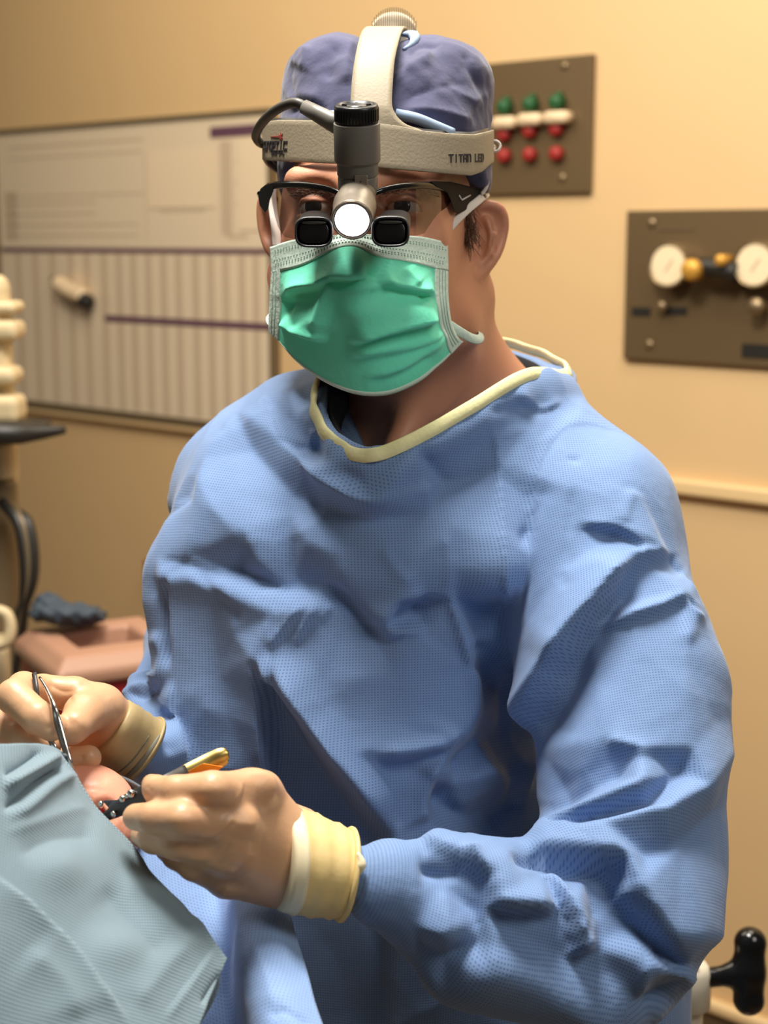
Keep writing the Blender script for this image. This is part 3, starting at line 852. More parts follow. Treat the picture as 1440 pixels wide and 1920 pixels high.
FOLDS = [
    # chest, image left
    ('r', c2((640, 215), (720, 440), (900, 570), (1150, 720), (1440, 670)), 26, .011),
    ('r', c2((760, 740), (900, 690), (1150, 800), (1440, 790)), 34, -.006),
    ('b', c2((560, 470)), 42, -.010, 34),
    ('s', c2((650, 215), (660, 330), (720, 440), (860, 490)), 26, -.007, 6),
    ('r', c2((800, 220), (900, 190)), 8, -.004),
    ('s', c2((890, 380), (860, 490)), 16, .004, 4),
    ('r', c2((380, 570), (340, 760), (270, 1030)), 22, .009),
    ('r', c2((420, 400), (520, 330), (640, 215)), 22, .007),
    ('r', c2((730, 700), (740, 900), (770, 1180)), 26, -.006),
    ('r', c2((500, 620), (600, 840), (640, 1000)), 30, .004),
    ('r', c2((110, 840), (200, 780), (300, 720)), 5, -.004),
    ('s', c2((120, 1040), (260, 1052), (500, 1122), (740, 1222), (920, 1226)), 34, .013, 9),
    ('r', c2((110, 1040), (260, 1052), (500, 1120), (740, 1220)), 9, -.004),
    ('r', c2((290, 1090), (400, 1220), (520, 1370)), 14, -.004),
    ('r', c2((480, 1100), (540, 980)), 10, -.003),
    ('s', c2((850, 1240), (760, 1340), (640, 1490)), 11, .005, 4),
    ('s', c2((910, 1250), (830, 1370), (770, 1480)), 11, .005, 4),
    ('s', c2((970, 1260), (900, 1350)), 10, .003, 4),
    ('r', c2((930, 1150), (1010, 1190), (1090, 1300), (1230, 1440)), 13, -.006),
    ('r', c2((1210, 960), (1280, 1080), (1370, 1170)), 9, .004),
    ('s', c2((1440, 1200), (1300, 1230), (1240, 1310), (1235, 1390)), 26, .010, 9),
    ('s', c2((1235, 1385), (1440, 1375)), 16, .007, 5),
    ('s', c2((110, 1100), (130, 1400), (150, 1600)), 14, -.012, 5),
    # long diagonal drop from the waist pleat
    ('s', c4((1190, 950), (1050, 760), (900, 560), (760, 350), (625, 155)), 80, .030, 14),
    ('s', c4((622, 140), (625, 400), (640, 720)), 40, .011, 7),
    ('r', c4((500, 330), (480, 600), (470, 760)), 40, .005),
    ('r', c4((700, 300), (720, 560), (740, 760)), 30, -.006),
    ('r', c4((860, 420), (980, 560), (1140, 590)), 34, .010),
    ('s', c4((1430, 660), (1350, 720), (1330, 860), (1440, 1000)), 26, .012, 8),
    ('b', c4((1240, 600)), 36, .008, 22),
    ('s', c4((1140, 590), (1280, 570), (1440, 540)), 30, .010, 8),
    ('s', c4((200, 260), (215, 500), (250, 680)), 18, .010, 6),
    # chest, image right
    ('s', c3((400, 1500), (380, 1100), (365, 800), (350, 560), (300, 400)), 16, .0045, 3.5),
    ('s', c3((475, 1400), (465, 1100)), 8, -.0016, 3),
    ('r', c3((0, 540), (130, 700), (300, 660), (350, 620)), 14, -.004),
    ('r', c3((300, 400), (480, 380), (640, 360)), 12, -.004),
    ('s', c3((640, 350), (540, 380), (430, 310)), 16, .005, 5),
    ('r', c3((660, 390), (640, 480), (480, 560)), 20, .005),
    ('s', c3((950, 1020), (880, 1110), (780, 1270), (690, 1400), (600, 1530)), 70, .026, 9),
    ('s', c3((1040, 1015), (860, 910), (700, 888)), 20, .008, 4),
    ('r', c3((690, 700), (660, 950), (635, 1110)), 6, -.0025),
    ('r', c3((660, 600), (690, 605), (712, 620)), 5, -.0025),
    ('r', c3((570, 690), (520, 840), (440, 1000)), 17, -.005),
    ('r', c3((640, 1100), (660, 1180)), 6, -.002),
    ('s', c3((690, 1400), (900, 1300), (1150, 1215)), 24, .007, 5),
    ('s', c3((1150, 1215), (1190, 1260), (1270, 1300)), 10, .004, 4),
    ('r', c3((1110, 1020), (1140, 1080), (1170, 1110)), 7, -.004),
    ('r', c3((1180, 1160), (1150, 1220), (1190, 1420)), 16, .005),
    ('r', c3((950, 730), (900, 900)), 16, .004),
    ('b', c3((60, 1290)), 46, -.020, 32),
    ('s', c3((250, 1533), (210, 1420), (150, 1200)), 26, .010, 8),
    ('r', c3((150, 1200), (260, 1380), (340, 1500)), 20, -.010),
    ('r', c3((120, 930), (140, 1040), (150, 1180)), 7, .003),
    # hollow in front of the waist
    ('s', c5((250, 150), (250, 0)), 20, -.008, 6),
    ('r', c5((250, 130), (340, 170), (430, 240)), 22, -.020),
    ('s', c5((470, 430), (500, 320), (600, 160), (700, 0)), 50, -.012, 10),
    ('s', c5((700, 0), (590, 170), (510, 300), (475, 430), (478, 700)), 44, .022, 8),
    ('r', c5((250, 130), (250, 280), (180, 400)), 26, .008),
    ('b', c5((400, 450)), 34, -.024, 30),
    ('b', c5((340, 580)), 26, .012, 24),
    ('r', c5((90, 690), (250, 780), (340, 860)), 30, -.016),
    ('s', c5((470, 700), (380, 760), (330, 830)), 24, -.010, 8),
    ('s', c5((190, 380), (90, 530), (40, 620)), 30, .010, 8),
    # elbow folds
    ('r', c5((480, 905), (580, 820), (760, 745), (970, 655)), 22, .015),
    ('r', c5((540, 740), (760, 690), (900, 650), (1160, 555)), 18, -.013),
    ('r', c5((570, 850), (800, 800), (1100, 690), (1370, 500)), 26, .015),
    ('r', c5((640, 800), (850, 750), (1000, 690)), 9, -.006),
    ('r', c5((1020, 940), (1180, 820), (1340, 700)), 24, -.010),
    ('s', c5((900, 945), (740, 960), (600, 940), (470, 915)), 26, .016, 7),
    ('r', c5((400, 930), (560, 960), (740, 965)), 10, -.014),
    ('r', c5((480, 560), (560, 680), (640, 640), (960, 470)), 18, -.007),
    ('r', c5((820, 430), (980, 470), (1000, 520)), 14, .006),
    ('r', c5((1170, 100), (1180, 300), (1170, 480)), 26, .005),
    ('s', c5((760, 980), (850, 1090), (960, 1190), (1090, 1280)), 24, -.012, 8),
    ('r', c5((900, 950), (960, 1080), (1060, 1230)), 24, .011),
    ('r', c5((800, 1080), (950, 1240), (1200, 1430)), 22, -.016),
    ('r', c5((600, 1000), (680, 1180), (740, 1310)), 24, .014),
    ('s', c5((745, 1330), (770, 1180), (740, 1020)), 20, -.008, 6),
    ('r', c5((560, 980), (640, 1140), (700, 1290)), 9, -.008),
    ('s', c5((600, 1172), (460, 1165), (325, 1150)), 36, .014, 6),
    ('s', c5((325, 1400), (322, 1200), (318, 1040)), 30, -.010, 6),
    ('r', c5((430, 930), (480, 1010), (600, 1050)), 20, .006),
    ('s', c5((320, 1050), (230, 990), (100, 920), (0, 865)), 20, .010, 5),
    ('r', c5((230, 890), (260, 970), (315, 1045)), 12, .010),
    ('r', c5((0, 1000), (110, 1020), (220, 1000)), 10, -.008),
    ('r', c5((100, 1030), (180, 1110), (230, 1230)), 22, -.008),
    ('r', c5((0, 1230), (140, 1260), (240, 1200)), 24, .007),
    ('r', c5((0, 1390), (90, 1440), (180, 1510)), 18, .008),
    ('r', c5((330, 1395), (560, 1470), (830, 1610)), 26, .012),
    ('r', c5((420, 1280), (640, 1390), (900, 1500)), 26, -.007),
    ('r', c5((1190, 1465), (1080, 1420), (1000, 1390)), 16, .008),
    ('r', c5((1190, 1470), (1060, 1540), (960, 1590)), 16, -.008),
    ('r', c5((1000, 1400), (990, 1480), (970, 1560)), 9, .005),
    ('r', c5((1180, 1480), (1080, 1600), (1000, 1660)), 18, .007),
    ('r', c5((1020, 1350), (1120, 1400), (1190, 1440)), 12, -.008),
    # far sleeve
    ('s', [(232, 1285), (262, 1268), (300, 1262)], 12, .006, 4), ('r', [(228, 1308), (268, 1288), (300, 1296)], 7, .006),
    ('r', [(240, 1300), (275, 1306), (306, 1290)], 6, -.006), ('r', [(296, 1330), (310, 1380), (322, 1420)], 10, -.006),
    ('r', [(282, 1180), (300, 1230), (300, 1290)], 10, .006),
    # lap
    ('r', [(600, 1740), (640, 1830), (660, 1930)], 28, -.010), ('r', [(700, 1800), (760, 1860), (800, 1930)], 24, .008),
]
print('folds', len(FOLDS), 'verts', len(GV))
GN = normals(GV, GQ)
Nsm = relax(GN, GQ, 12, 0.5); Nsm /= np.linalg.norm(Nsm, axis=1)[:, None] + 1e-9
gr_, gl_ = gown_arms(GV.astype(np.float32))
gt_ = gown_torso(GV.astype(np.float32))
far_arm = (gl_ < gt_) & (gl_ < gr_)
near_arm = (gr_ < gt_) & ~far_arm
facing = -np.einsum('ij,ij->i', GN, GV) / np.linalg.norm(GV, axis=1)
# hollow inside of the collar keeps its shape
inner = ((GV - lc) @ ln > -.075) & (poly_sd(np.stack([(GV - lc) @ le1, (GV - lc) @ le2], 1).astype(np.float32), loop2) < .004)
wt = np.clip((facing + .15) / .4, 0, 1) * (~inner)
GV0 = GV.copy()
CRINK = .0026
FACET = 1.1
def fk(sc, ox, oy, *chains): return [[(ox + x / sc, oy + y / sc, h) for x, y, h in ch_] for ch_ in chains]
BODY_F = fk(2.667, 260, 660,
    [(560, 200, 4), (640, 215, 8), (700, 440, 9), (900, 580, 12), (1150, 728, 12), (1440, 690, 6)], [(660, 260, 5), (800, 400, -3), (860, 490, -7), (905, 380, 0)], [(830, 520, -2), (1000, 560, 2), (1110, 640, -3)],
    [(560, 480, -4), (760, 700, -9), (930, 770, -6), (1150, 850, -3), (1440, 810, 0)], [(520, 330, 6), (380, 570, 6), (340, 760, 9), (270, 1030, 10), (150, 1140, 13)], [(100, 850, 1), (200, 790, 4), (310, 720, 3)],
    [(480, 700, 3), (570, 900, 4), (620, 1060, 3)], [(110, 1030, 4), (260, 1050, 1), (500, 1112, -6), (740, 1212, -7), (900, 1212, -3)], [(150, 1140, 13), (300, 1140, 11), (480, 1190, 11), (720, 1290, 10), (880, 1260, 6)],
    [(300, 1140, 11), (400, 1260, 6), (520, 1400, 12), (640, 1495, 21)], [(640, 1495, 21), (760, 1390, 11), (880, 1260, 6)], [(740, 800, -7), (750, 950, -9), (765, 1150, -9)], [(850, 950, 2), (1000, 1010, 3)],
    [(930, 1160, -5), (1090, 1300, -7), (1230, 1440, -2)], [(1030, 1180, 4), (1130, 1280, 3)], [(1210, 960, 3), (1290, 1090, 5), (1370, 1170, 4)],
    [(1440, 1195, 5), (1300, 1230, 5), (1240, 1310, 9), (1240, 1400, 9), (1440, 1385, 3)], [(1275, 1340, -6), (1400, 1290, -12)], [(120, 1250, 8), (140, 1500, 6)]) \
  + fk(2.4, 240, 1160,
    [(620, 140, 21), (700, 260, 22), (800, 410, 23), (900, 555, 24), (1050, 755, 22), (1190, 945, 15)], [(662, 275, -1), (700, 400, -9), (795, 590, -12), (940, 790, -11), (1090, 965, -6)],
    [(620, 140, 21), (622, 400, 13), (638, 720, 8)], [(645, 270, 1), (664, 560, -8), (668, 740, -4)], [(420, 250, 4), (480, 500, 5)], [(250, 300, 5), (260, 650, 0)], [(900, 250, 8), (1140, 250, 7)], [(1000, 420, 9), (1160, 430, 10)],
    [(1040, 560, 13), (1140, 592, 16), (1280, 572, 15), (1440, 540, 11)], [(1150, 650, 2), (1240, 640, -4), (1400, 610, -5)], [(1440, 660, 8), (1350, 720, 10), (1330, 860, 8)], [(1410, 780, -8), (1400, 900, -6)], [(1160, 740, 4)], [(760, 760, -5), (800, 900, -3)]) \
  + fk(2.323, 780, 600,
    [(0, 560, 3), (130, 700, -6), (340, 650, -3)], [(480, 480, 4), (640, 360, 3)], [(560, 700, 3), (440, 1000, 2)], [(500, 780, -3), (470, 940, -3)], [(640, 1100, 2), (660, 940, 2)], [(420, 1400, 4), (440, 1150, 3)],
    [(150, 1195, 6), (210, 1400, 7), (245, 1533, 6)], [(180, 1230, -2), (280, 1400, -12), (330, 1500, -14)], [(130, 940, 4), (145, 1080, 3)]) \
  + fk(2.323, 780, 1200,
    [(250, 0, 6), (250, 140, 8), (240, 290, 10), (180, 400, 13), (90, 525, 9), (40, 610, 6)], [(262, 120, -4), (340, 170, -16), (430, 240, -16)], [(280, 300, 0), (250, 420, -2), (150, 540, -6)], [(430, 400, -18), (360, 440, -14)], [(320, 570, 5), (380, 620, 1)],
    [(90, 690, -12), (250, 780, -12), (340, 860, -10)], [(150, 620, 4), (200, 720, -2)], [(440, 620, -8), (440, 720, -8)])
ARM_F = fk(2.323, 780, 600,
    [(1040, 1012, 9), (940, 1030, 9), (800, 1240, 13), (690, 1400, 15), (600, 1530, 15)], [(1015, 1075, -2), (890, 1210, -8), (770, 1370, -9), (680, 1510, -8)], [(700, 886, 2), (860, 903, 5), (960, 950, 7), (1040, 1000, 8)], [(720, 905, 0), (860, 930, -4), (960, 985, 0)],
    [(1150, 1212, 8), (900, 1292, 8), (720, 1390, 1)], [(1150, 1245, -1), (920, 1325, -2), (760, 1420, -4)], [(1180, 1160, 6), (1200, 1260, 6), (1270, 1300, 3)], [(1110, 1020, 0), (1140, 1080, -3), (1165, 1110, 0)], [(950, 730, 4), (900, 890, 3)], [(640, 1100, 2), (690, 760, 2)]) \
  + fk(2.323, 780, 1200,
    [(590, 170, 15), (520, 290, 15), (480, 430, 12), (475, 690, 6)], [(640, 190, -8), (560, 330, -7), (525, 480, -3)], [(1165, 90, 3), (1180, 300, 6), (1180, 480, 8)], [(1350, 500, 8), (1290, 360, 3)],
    [(475, 905, 5), (580, 825, 10), (760, 745, 14), (970, 655, 17), (975, 480, 5), (820, 430, 5)], [(520, 760, -3), (640, 700, -8), (880, 590, -7)], [(600, 845, 2), (700, 805, -4), (1000, 728, -7), (1150, 560, -7)],
    [(480, 915, 4), (590, 852, 9), (800, 815, 12), (1090, 742, 13), (1230, 650, 12), (1350, 500, 8)], [(1000, 940, -3), (1180, 865, -6), (1320, 740, -4)], [(480, 918, 4), (700, 938, 11), (900, 945, 15)], [(560, 965, -10), (640, 985, -14), (760, 990, -15), (880, 985, -8)],
    [(900, 945, 15), (960, 1080, 13), (1090, 1280, 12)], [(780, 1040, -8), (850, 1130, -11), (960, 1245, -14), (1080, 1360, -13), (1190, 1440, -3)], [(600, 1000, 5), (680, 1170, 13), (740, 1325, 15)], [(540, 1010, -4), (615, 1160, -5), (680, 1330, -5)], [(755, 1040, -6), (805, 1200, -9), (800, 1350, -6)],
    [(325, 1150, 13), (460, 1160, 12), (600, 1165, 9)], [(340, 1195, -3), (460, 1205, -5), (590, 1210, -5)], [(430, 930, 5), (470, 1060, 4)], [(318, 1040, 14), (325, 1150, 13), (323, 1270, 9), (326, 1395, 13)], [(285, 1060, 0), (280, 1180, -7), (285, 1320, -6)],
    [(0, 868, 4), (100, 920, 8), (230, 1000, 12), (318, 1040, 14)], [(235, 893, 9), (262, 970, 11), (315, 1035, 14)], [(20, 1000, -2), (110, 1035, -8), (210, 1025, -4)], [(120, 1060, -6), (190, 1120, -9), (230, 1210, -6)], [(0, 1230, 3), (140, 1252, 9), (225, 1215, 0)],
    [(0, 1390, 4), (90, 1430, 8), (180, 1510, 8)], [(30, 1320, -3), (120, 1360, -3)], [(326, 1395, 13), (560, 1470, 13), (830, 1605, 12)], [(400, 1270, -3), (640, 1390, -5), (900, 1490, -3)], [(1190, 1466, 6), (1090, 1425, 6), (1000, 1388, 8), (985, 1480, 5)], [(1185, 1475, 3), (1080, 1535, -6), (980, 1580, -2)], [(1180, 1445, -2), (1100, 1405, -5), (1020, 1340, -4)])
D = np.where(near_arm, facet_field(GV, ARM_F), np.where(far_arm, 0, facet_field(GV, BODY_F)))
D3 = relax(np.stack([D * wt] * 3, 1), GQ, 3, .5)[:, 0]
GV = GV + Nsm * (D3 * FACET)[:, None]
GV = sculpt(GV, Nsm, [(q[0], q[1], q[2], q[3] * ((.6 if q[0] == 's' else .15) if q[2] > 17 else .8)) + tuple(q[4:]) for q in FOLDS], front=wt)
seeds = GV0[rng.integers(0, len(GV0), 230)].astype(np.float32)
stretch = np.array([1.0, .75, 1.0], np.float32)
f1 = np.concatenate([np.sqrt(np.maximum(0, ((g ** 2).sum(1)[:, None] - 2 * g @ (seeds * stretch).T + ((seeds * stretch) ** 2).sum(1)[None]))).min(1) for g in np.array_split((GV0 * stretch).astype(np.float32) + .006 * np.sin(GV0[:, [1, 2, 0]].astype(np.float32) * 60), 40)])
cr = np.minimum(f1 / .04, 1.6) ** 2 - .5
GV = GV + Nsm * (cr * CRINK * (~inner))[:, None]
GV = relax(GV, GQ, 1, 0.4)
# cloth coordinates
fab = np.zeros((len(GV), 3))
fab[:, 0] = np.arctan2(GV0[:, 0] + .01, -(GV0[:, 2] - 1.33)) * .16; fab[:, 1] = GV0[:, 1]
def armfab(mask, pts, rr):
    a, b = C(*pts[0][:3]), C(*pts[-1][:3])
    ax_ = (b - a) / np.linalg.norm(b - a)
    q = GV0[mask] - a
    v = q @ ax_
    r = q - v[:, None] * ax_
    u0 = np.cross(ax_, [0, 0, 1.0]); u0 /= np.linalg.norm(u0); u1 = np.cross(ax_, u0)
    fab[mask, 0] = np.arctan2(r @ u0, r @ u1) * rr; fab[mask, 1] = v
dU = np.minimum(chain(GV0.astype(np.float32), ARM_R), chain(GV0.astype(np.float32), ELB_R)); dF = chain(GV0.astype(np.float32), FOR_R)
armfab(near_arm & (dU <= dF), ARM_R, .072); armfab(near_arm & (dU > dF), FOR_R[:3], .05)
armfab(far_arm & (GV0[:, 1] > C(0, 1195, 1.33)[1]), ARM_L, .055); armfab(far_arm & (GV0[:, 1] <= C(0, 1195, 1.33)[1]), FOR_L, .038)
fab[:, 2] = 0
# long skirt of the gown below the picture, same mesh
sk = []
for i, (py, rx, rz) in enumerate(((1960, .19, .135), (2300, .21, .15), (2700, .225, .16), (3300, .24, .17))):
    cc = C(800, py, 1.33 + .0 * i); w0 = c2w(cc)
    for a in np.linspace(0, 2 * math.pi, 48, endpoint=False):
        k_ = 1 + .03 * math.sin(a * 7)
        sk.append([w0[0] + rx * k_ * math.cos(a), w0[1] + rz * k_ * math.sin(a), w0[2]])
sk = np.array(sk)
skc = np.stack([sk[:, 0], (sk[:, 1]) * SP + (sk[:, 2] - CAMZ) * CP, sk[:, 1] * CP - (sk[:, 2] - CAMZ) * SP], 1)
skf = np.array(grid_faces(4, 48, wrap_c=True)) + len(GV)
gown = mk('gown', np.concatenate([GV, skc]), np.concatenate([GQ, skf]), M_gown, sg, attrs={'fab': np.concatenate([fab, np.stack([skc[:, 0], skc[:, 1], 0 * skc[:, 0]], 1)])})

# yellow binding round the neckline: a folded flat strip lying on the cloth
LB = catmull(LP, 150, closed=True)
T = np.roll(LB, -1, 0) - np.roll(LB, 1, 0); T /= np.linalg.norm(T, axis=1)[:, None]
out = np.cross(T, ln); out *= np.sign(np.einsum('ij,ij->i', out, LB - lc))[:, None]
down = out * .42 - ln * .9; down /= np.linalg.norm(down, axis=1)[:, None]
nrm = np.cross(T, down); nrm *= np.sign(np.einsum('ij,ij->i', nrm, LB - lc))[:, None]
prof = [(-.0030, .0015), (-.0038, .0030), (-.0020, .0048), (.002, .0052), (.0062, .0046), (.0068, .0034), (.0060, .0012), (.002, .0004)]
V = np.stack([LB + down * a + nrm * (b + .0046 + .0006 * np.sin(np.arange(150) * .9)[:, None]) for a, b in prof], 1).reshape(-1, 3)
mk('neck_binding', V, grid_faces(150, 8, wrap_c=True, wrap_r=True), M_bind, gown)
# black shirt under the gown, inside the collar
LS = catmull(LP, 120, closed=True)
inn = lc - LS; inn -= np.outer(inn @ ln, ln); inn /= np.linalg.norm(inn, axis=1)[:, None]
V = np.stack([LS + inn * .004 - ln * .010, LS + inn * .006 - ln * .002, LS + inn * .009 - ln * .0015, LS + inn * .013 - ln * .012, LS + inn * .014 - ln * .026], 1).reshape(-1, 3)
mk('undershirt', V, grid_faces(120, 5, wrap_c=True, wrap_r=True), M_shirt, sg)

# ---- body: head, ears, neck and upper trunk in one mesh
EYL, EYR = C(592, 393, 1.150), C(757, 392, 1.150)
def head_f(p):
    d = ell(p, C(716, 330, 1.25), (.074, .098, .098))
    d = smin(d, ell(p, C(692, 480, 1.222), (.0715, .106, .088)), .03)          # face
    d = smin(d, ell(p, C(684, 640, 1.185), (.034, .028, .045)), .035)         # chin
    d = smin(d, chain(p, [(858, 520, 1.25, .018), (835, 608, 1.225, .021), (700, 664, 1.175, .018)], .01), .03)   # jaw
    d = smin(d, chain(p, [(540, 520, 1.245, .014), (572, 606, 1.22, .015), (668, 662, 1.175, .016)], .01), .03)
    d = smin(d, chain(p, [(560, 340, 1.155, .011), (670, 350, 1.135, .012), (800, 340, 1.16, .011)], .01), .018)   # brow
    d = smin(d, chain(p, [(668, 375, 1.132, .008), (664, 500, 1.120, .009)]), .015)         # nose
    d = smin(d, ell(p, C(664, 518, 1.121), (.017, .011, .013)), .012)
    for e in (EYL, EYR):
        d = smax(d, -(np.linalg.norm(p - (e + [0, 0, -.010]).astype(np.float32), axis=1) - .0165), .012)
    for e in (EYL, EYR):                                                     # lids
        lid = np.maximum(np.linalg.norm(p - e.astype(np.float32), axis=1) - .0136, -((p[:, 1] - e[1]) - .0035 + (p[:, 2] - e[2] + .012) * .2))
        low = np.maximum(np.linalg.norm(p - e.astype(np.float32), axis=1) - .0134, (p[:, 1] - e[1]) + .0045)
        d = smin(d, np.minimum(lid, low), .004)
    d = smin(d, chain(p, [(560, 455, 1.165, .012), (590, 470, 1.15, .014)]), .02)
    d = smin(d, chain(p, [(800, 450, 1.165, .014), (760, 470, 1.15, .014)]), .02)
    # neck and trunk
    n = chain(p, [(765, 600, 1.275, .056), (800, 800, 1.31, .060), (790, 960, 1.33, .07)])
    n = smin(n, chain(p, [(880, 560, 1.27, .018), (742, 840, 1.225, .010)]), .03)
    n = smin(n, chain(p, [(860, 710, 1.31, .046), (990, 820, 1.30, .040)], .02), .04)
    n = smin(n, chain(p, [(700, 740, 1.32, .036), (560, 880, 1.34, .036)], .02), .04)
    n = smin(n, ell(p, C(760, 980, 1.30), (.10, .085, .06)), .04)
    d = smin(d, n, .03)
    # ears
    R = rot('Y', -32)
    def ear(outline, conc, d, anti=None):
        P = catmull([C(*q) for q in outline], 20)
        body = None
        for a, b in zip(P[:-1], P[1:]):
            q = rc(p, a, b, .0042, .0042)
            body = q if body is None else np.minimum(body, q)
        cen = C(conc[0], conc[1], conc[2] + .0115)
        fill = None
        for a in P:
            q = rc(p, a + [0, 0, .0035], cen, .0034, .0040)
            fill = q if fill is None else smin(fill, q, .004)
        e = smin(body, fill, .0025)
        if anti:
            e = smin(e, chain(p, anti, .002), .003)
        e = smax(e, -ell(p, C(*conc), (.0075, .0120, .0085)), .003)
        return smin(d, e, .005)
    d = ear([(878, 402, 1.243), (908, 384, 1.238), (936, 391, 1.242), (945, 415, 1.246), (941, 446, 1.248), (930, 478, 1.245), (908, 508, 1.238), (888, 521, 1.231), (878, 508, 1.230)], (896, 462, 1.231), d, [(912, 412, 1.238, .003), (924, 440, 1.2375, .0034), (918, 474, 1.237, .003), (902, 494, 1.235, .0028)])
    d = ear([(512, 372, 1.25), (497, 368, 1.252), (491, 392, 1.256), (494, 430, 1.256), (504, 462, 1.25), (514, 474, 1.245)], (507, 425, 1.243), d)
    return d
print('head ...')
HV, HQ = sdf_mesh(head_f, (-.13, -.03, 1.085), (.17, .345, 1.43), .0019)
HN = normals(HV, HQ)
HV = sculpt(HV, HN, [('r', [(560, 372), (590, 362), (622, 372)], 4, -.0016), ('r', [(728, 368), (760, 360), (800, 378)], 4, -.0016), ('r', [(568, 418), (595, 426), (620, 418)], 4, -.001),
                     ('r', [(735, 414), (765, 420), (800, 408)], 4, -.001), ('r', [(900, 640), (870, 720), (800, 800)], 12, .002), ('r', [(915, 480), (928, 420), (915, 400), (895, 404)], 4, -.002), ('r', [(892, 440), (889, 465), (884, 485)], 4, .002)])
body = mk('body', HV, HQ, M_skin, sg)
for e in (EYL, EYR):
    ey = mk('eye', *lathe(e, (0, 0, -1), [(math.sin(t) * .0122, math.cos(t) * .0122 + 1e-5) for t in np.linspace(-1.57, 1.57, 20)], 28), M_eye, body)
    mk('iris', *lathe(e, ((-.12, .02, -1)), [(math.sin(t) * .0126, math.cos(t) * .0126 + 1e-5) for t in np.linspace(1.05, 1.57, 8)], 24), M_iris, ey)
# eyebrows and sideburn: short tapered hairs
def hairs(pts, d, n, ln_, dirf, spread):
    mb = MB()
    P = catmull([C(*q, d) if len(q) == 2 else C(*q) for q in pts], 60)
    for i in range(n):
        t = rng.integers(0, 60)
        a = P[t] + rng.normal(size=3) * spread
        v = np.array(dirf(t / 59)) + rng.normal(size=3) * .25
        v /= np.linalg.norm(v)
        mb.add(*tube(np.array([a, a + v * ln_ * .6, a + v * ln_ + [0, -.0006, .0004]]), [.0003, .00025, .0001], 4))
    return mb
hairs([(552, 366, 1.146), (590, 356, 1.134), (630, 364, 1.126)], 1, 110, .0042, lambda t: (-.9, .3 - t * .3, 0), [.0012, .0014, .001]).build('eyebrow', M_hair, body)
hairs([(715, 362, 1.126), (765, 350, 1.136), (812, 366, 1.15)], 1, 110, .0042, lambda t: (.9, .4 - t * .5, 0), [.0012, .0014, .001]).build('eyebrow', M_hair, body)
hairs([(872, 386, 1.205), (876, 420, 1.212), (874, 452, 1.216)], 1, 260, .010, lambda t: (.2, -.9, .1), [.0035, .003, .004]).build('sideburn', M_hair, body)

# ---- cap
def cap_f(p):
    q = p - C(721, 300, 1.247).astype(np.float32)
    a = np.array([.0868, .1000, .104], np.float32)
    n = 2.25
    k = (np.abs(q / a) ** n).sum(1) ** (1 / n)
    d = (k - 1) * .088
    d = smin(d, ell(p, C(612, 150, 1.235), (.028, .022, .05)), .03)
    d = smin(d, ell(p, C(856, 156, 1.235), (.026, .022, .05)), .03)
    d = smax(d, -chain(p, [(706, 200, 1.10, .022), (712, 30, 1.17, .022), (730, 20, 1.30, .022)]) , .02)
    low = (p[:, 1] - C(0, 352, 1.22)[1]) + np.clip(1.215 - p[:, 2], 0, 1) * -.42
    d = smax(d, -low, .004)
    return d
print('cap ...')
V, Q = sdf_mesh(cap_f, (-.12, .2, 1.08), (.13, .41, 1.40), .0022)
N = normals(V, Q)
c1 = lambda *P: [(440 + x / 2.667, 20 + y / 2.667) for x, y in P]
CAPF = [('r', c1((300, 240), (270, 330), (290, 400), (320, 470)), 7, -.003), ('r', c1((360, 165), (350, 240), (320, 300)), 10, .003),
        ('r', c1((520, 160), (480, 260), (470, 360)), 14, -.003), ('r', c1((600, 130), (560, 240), (560, 380)), 12, .004),
        ('r', c1((840, 230), (930, 160), (1040, 170)), 12, -.005), ('r', c1((800, 390), (880, 290), (1010, 190)), 12, .004),
        ('r', c1((800, 470), (960, 400), (1180, 360)), 16, -.003), ('r', c1((830, 490), (1000, 500), (1200, 560)), 14, .004),
        ('r', c1((1000, 330), (1130, 420), (1250, 480)), 18, .003), ('r', c1((1150, 180), (1180, 300), (1270, 420)), 12, -.003),
        ('r', c1((250, 450), (330, 420), (430, 440)), 12, .003), ('r', c1((240, 520), (360, 480), (480, 500)), 8, -.003)]
V = sculpt(V, N, CAPF)
cr = np.zeros(len(V))
for i in range(24):
    kd = rng.normal(size=3); kd /= np.linalg.norm(kd)
    cr += np.maximum(0, np.sin(V @ kd * rng.uniform(90, 220) + rng.uniform(0, 6.3))) ** 5 * rng.uniform(.2, 1)
V = V + N * ((cr / 24 - .12) * .008)[:, None]
cap = mk('cap', V, Q, M_cap, sg)
def on_cap(x, y):
    """front surface of the cap under a point of the photograph"""
    vx, vy = proj(V)
    m = np.argsort((vx - x) ** 2 + (vy - y) ** 2)[:60]
    return V[m][:, 2].min()
for pts in ([(742, 214), (780, 222), (815, 236), (848, 250)], [(588, 226), (605, 219), (632, 217)]):
    P = [C(x, y, on_cap(x, y) - .003) for x, y in catmull(pts, 14)]
    mk('cap_lining', *tube(P, .0042, 10, flat=(1, 1)), M_capin, cap)
for pts in ([(752, 66), (765, 64), (778, 70), (772, 84), (756, 92)],):
    P = [C(x, y, on_cap(x, y) + .003) for x, y in catmull(pts, 12)]
    mk('cap_lining', *tube(P, np.interp(np.arange(12), [0, 5, 11], [.001, .0045, .001]), 8), M_capin, cap)

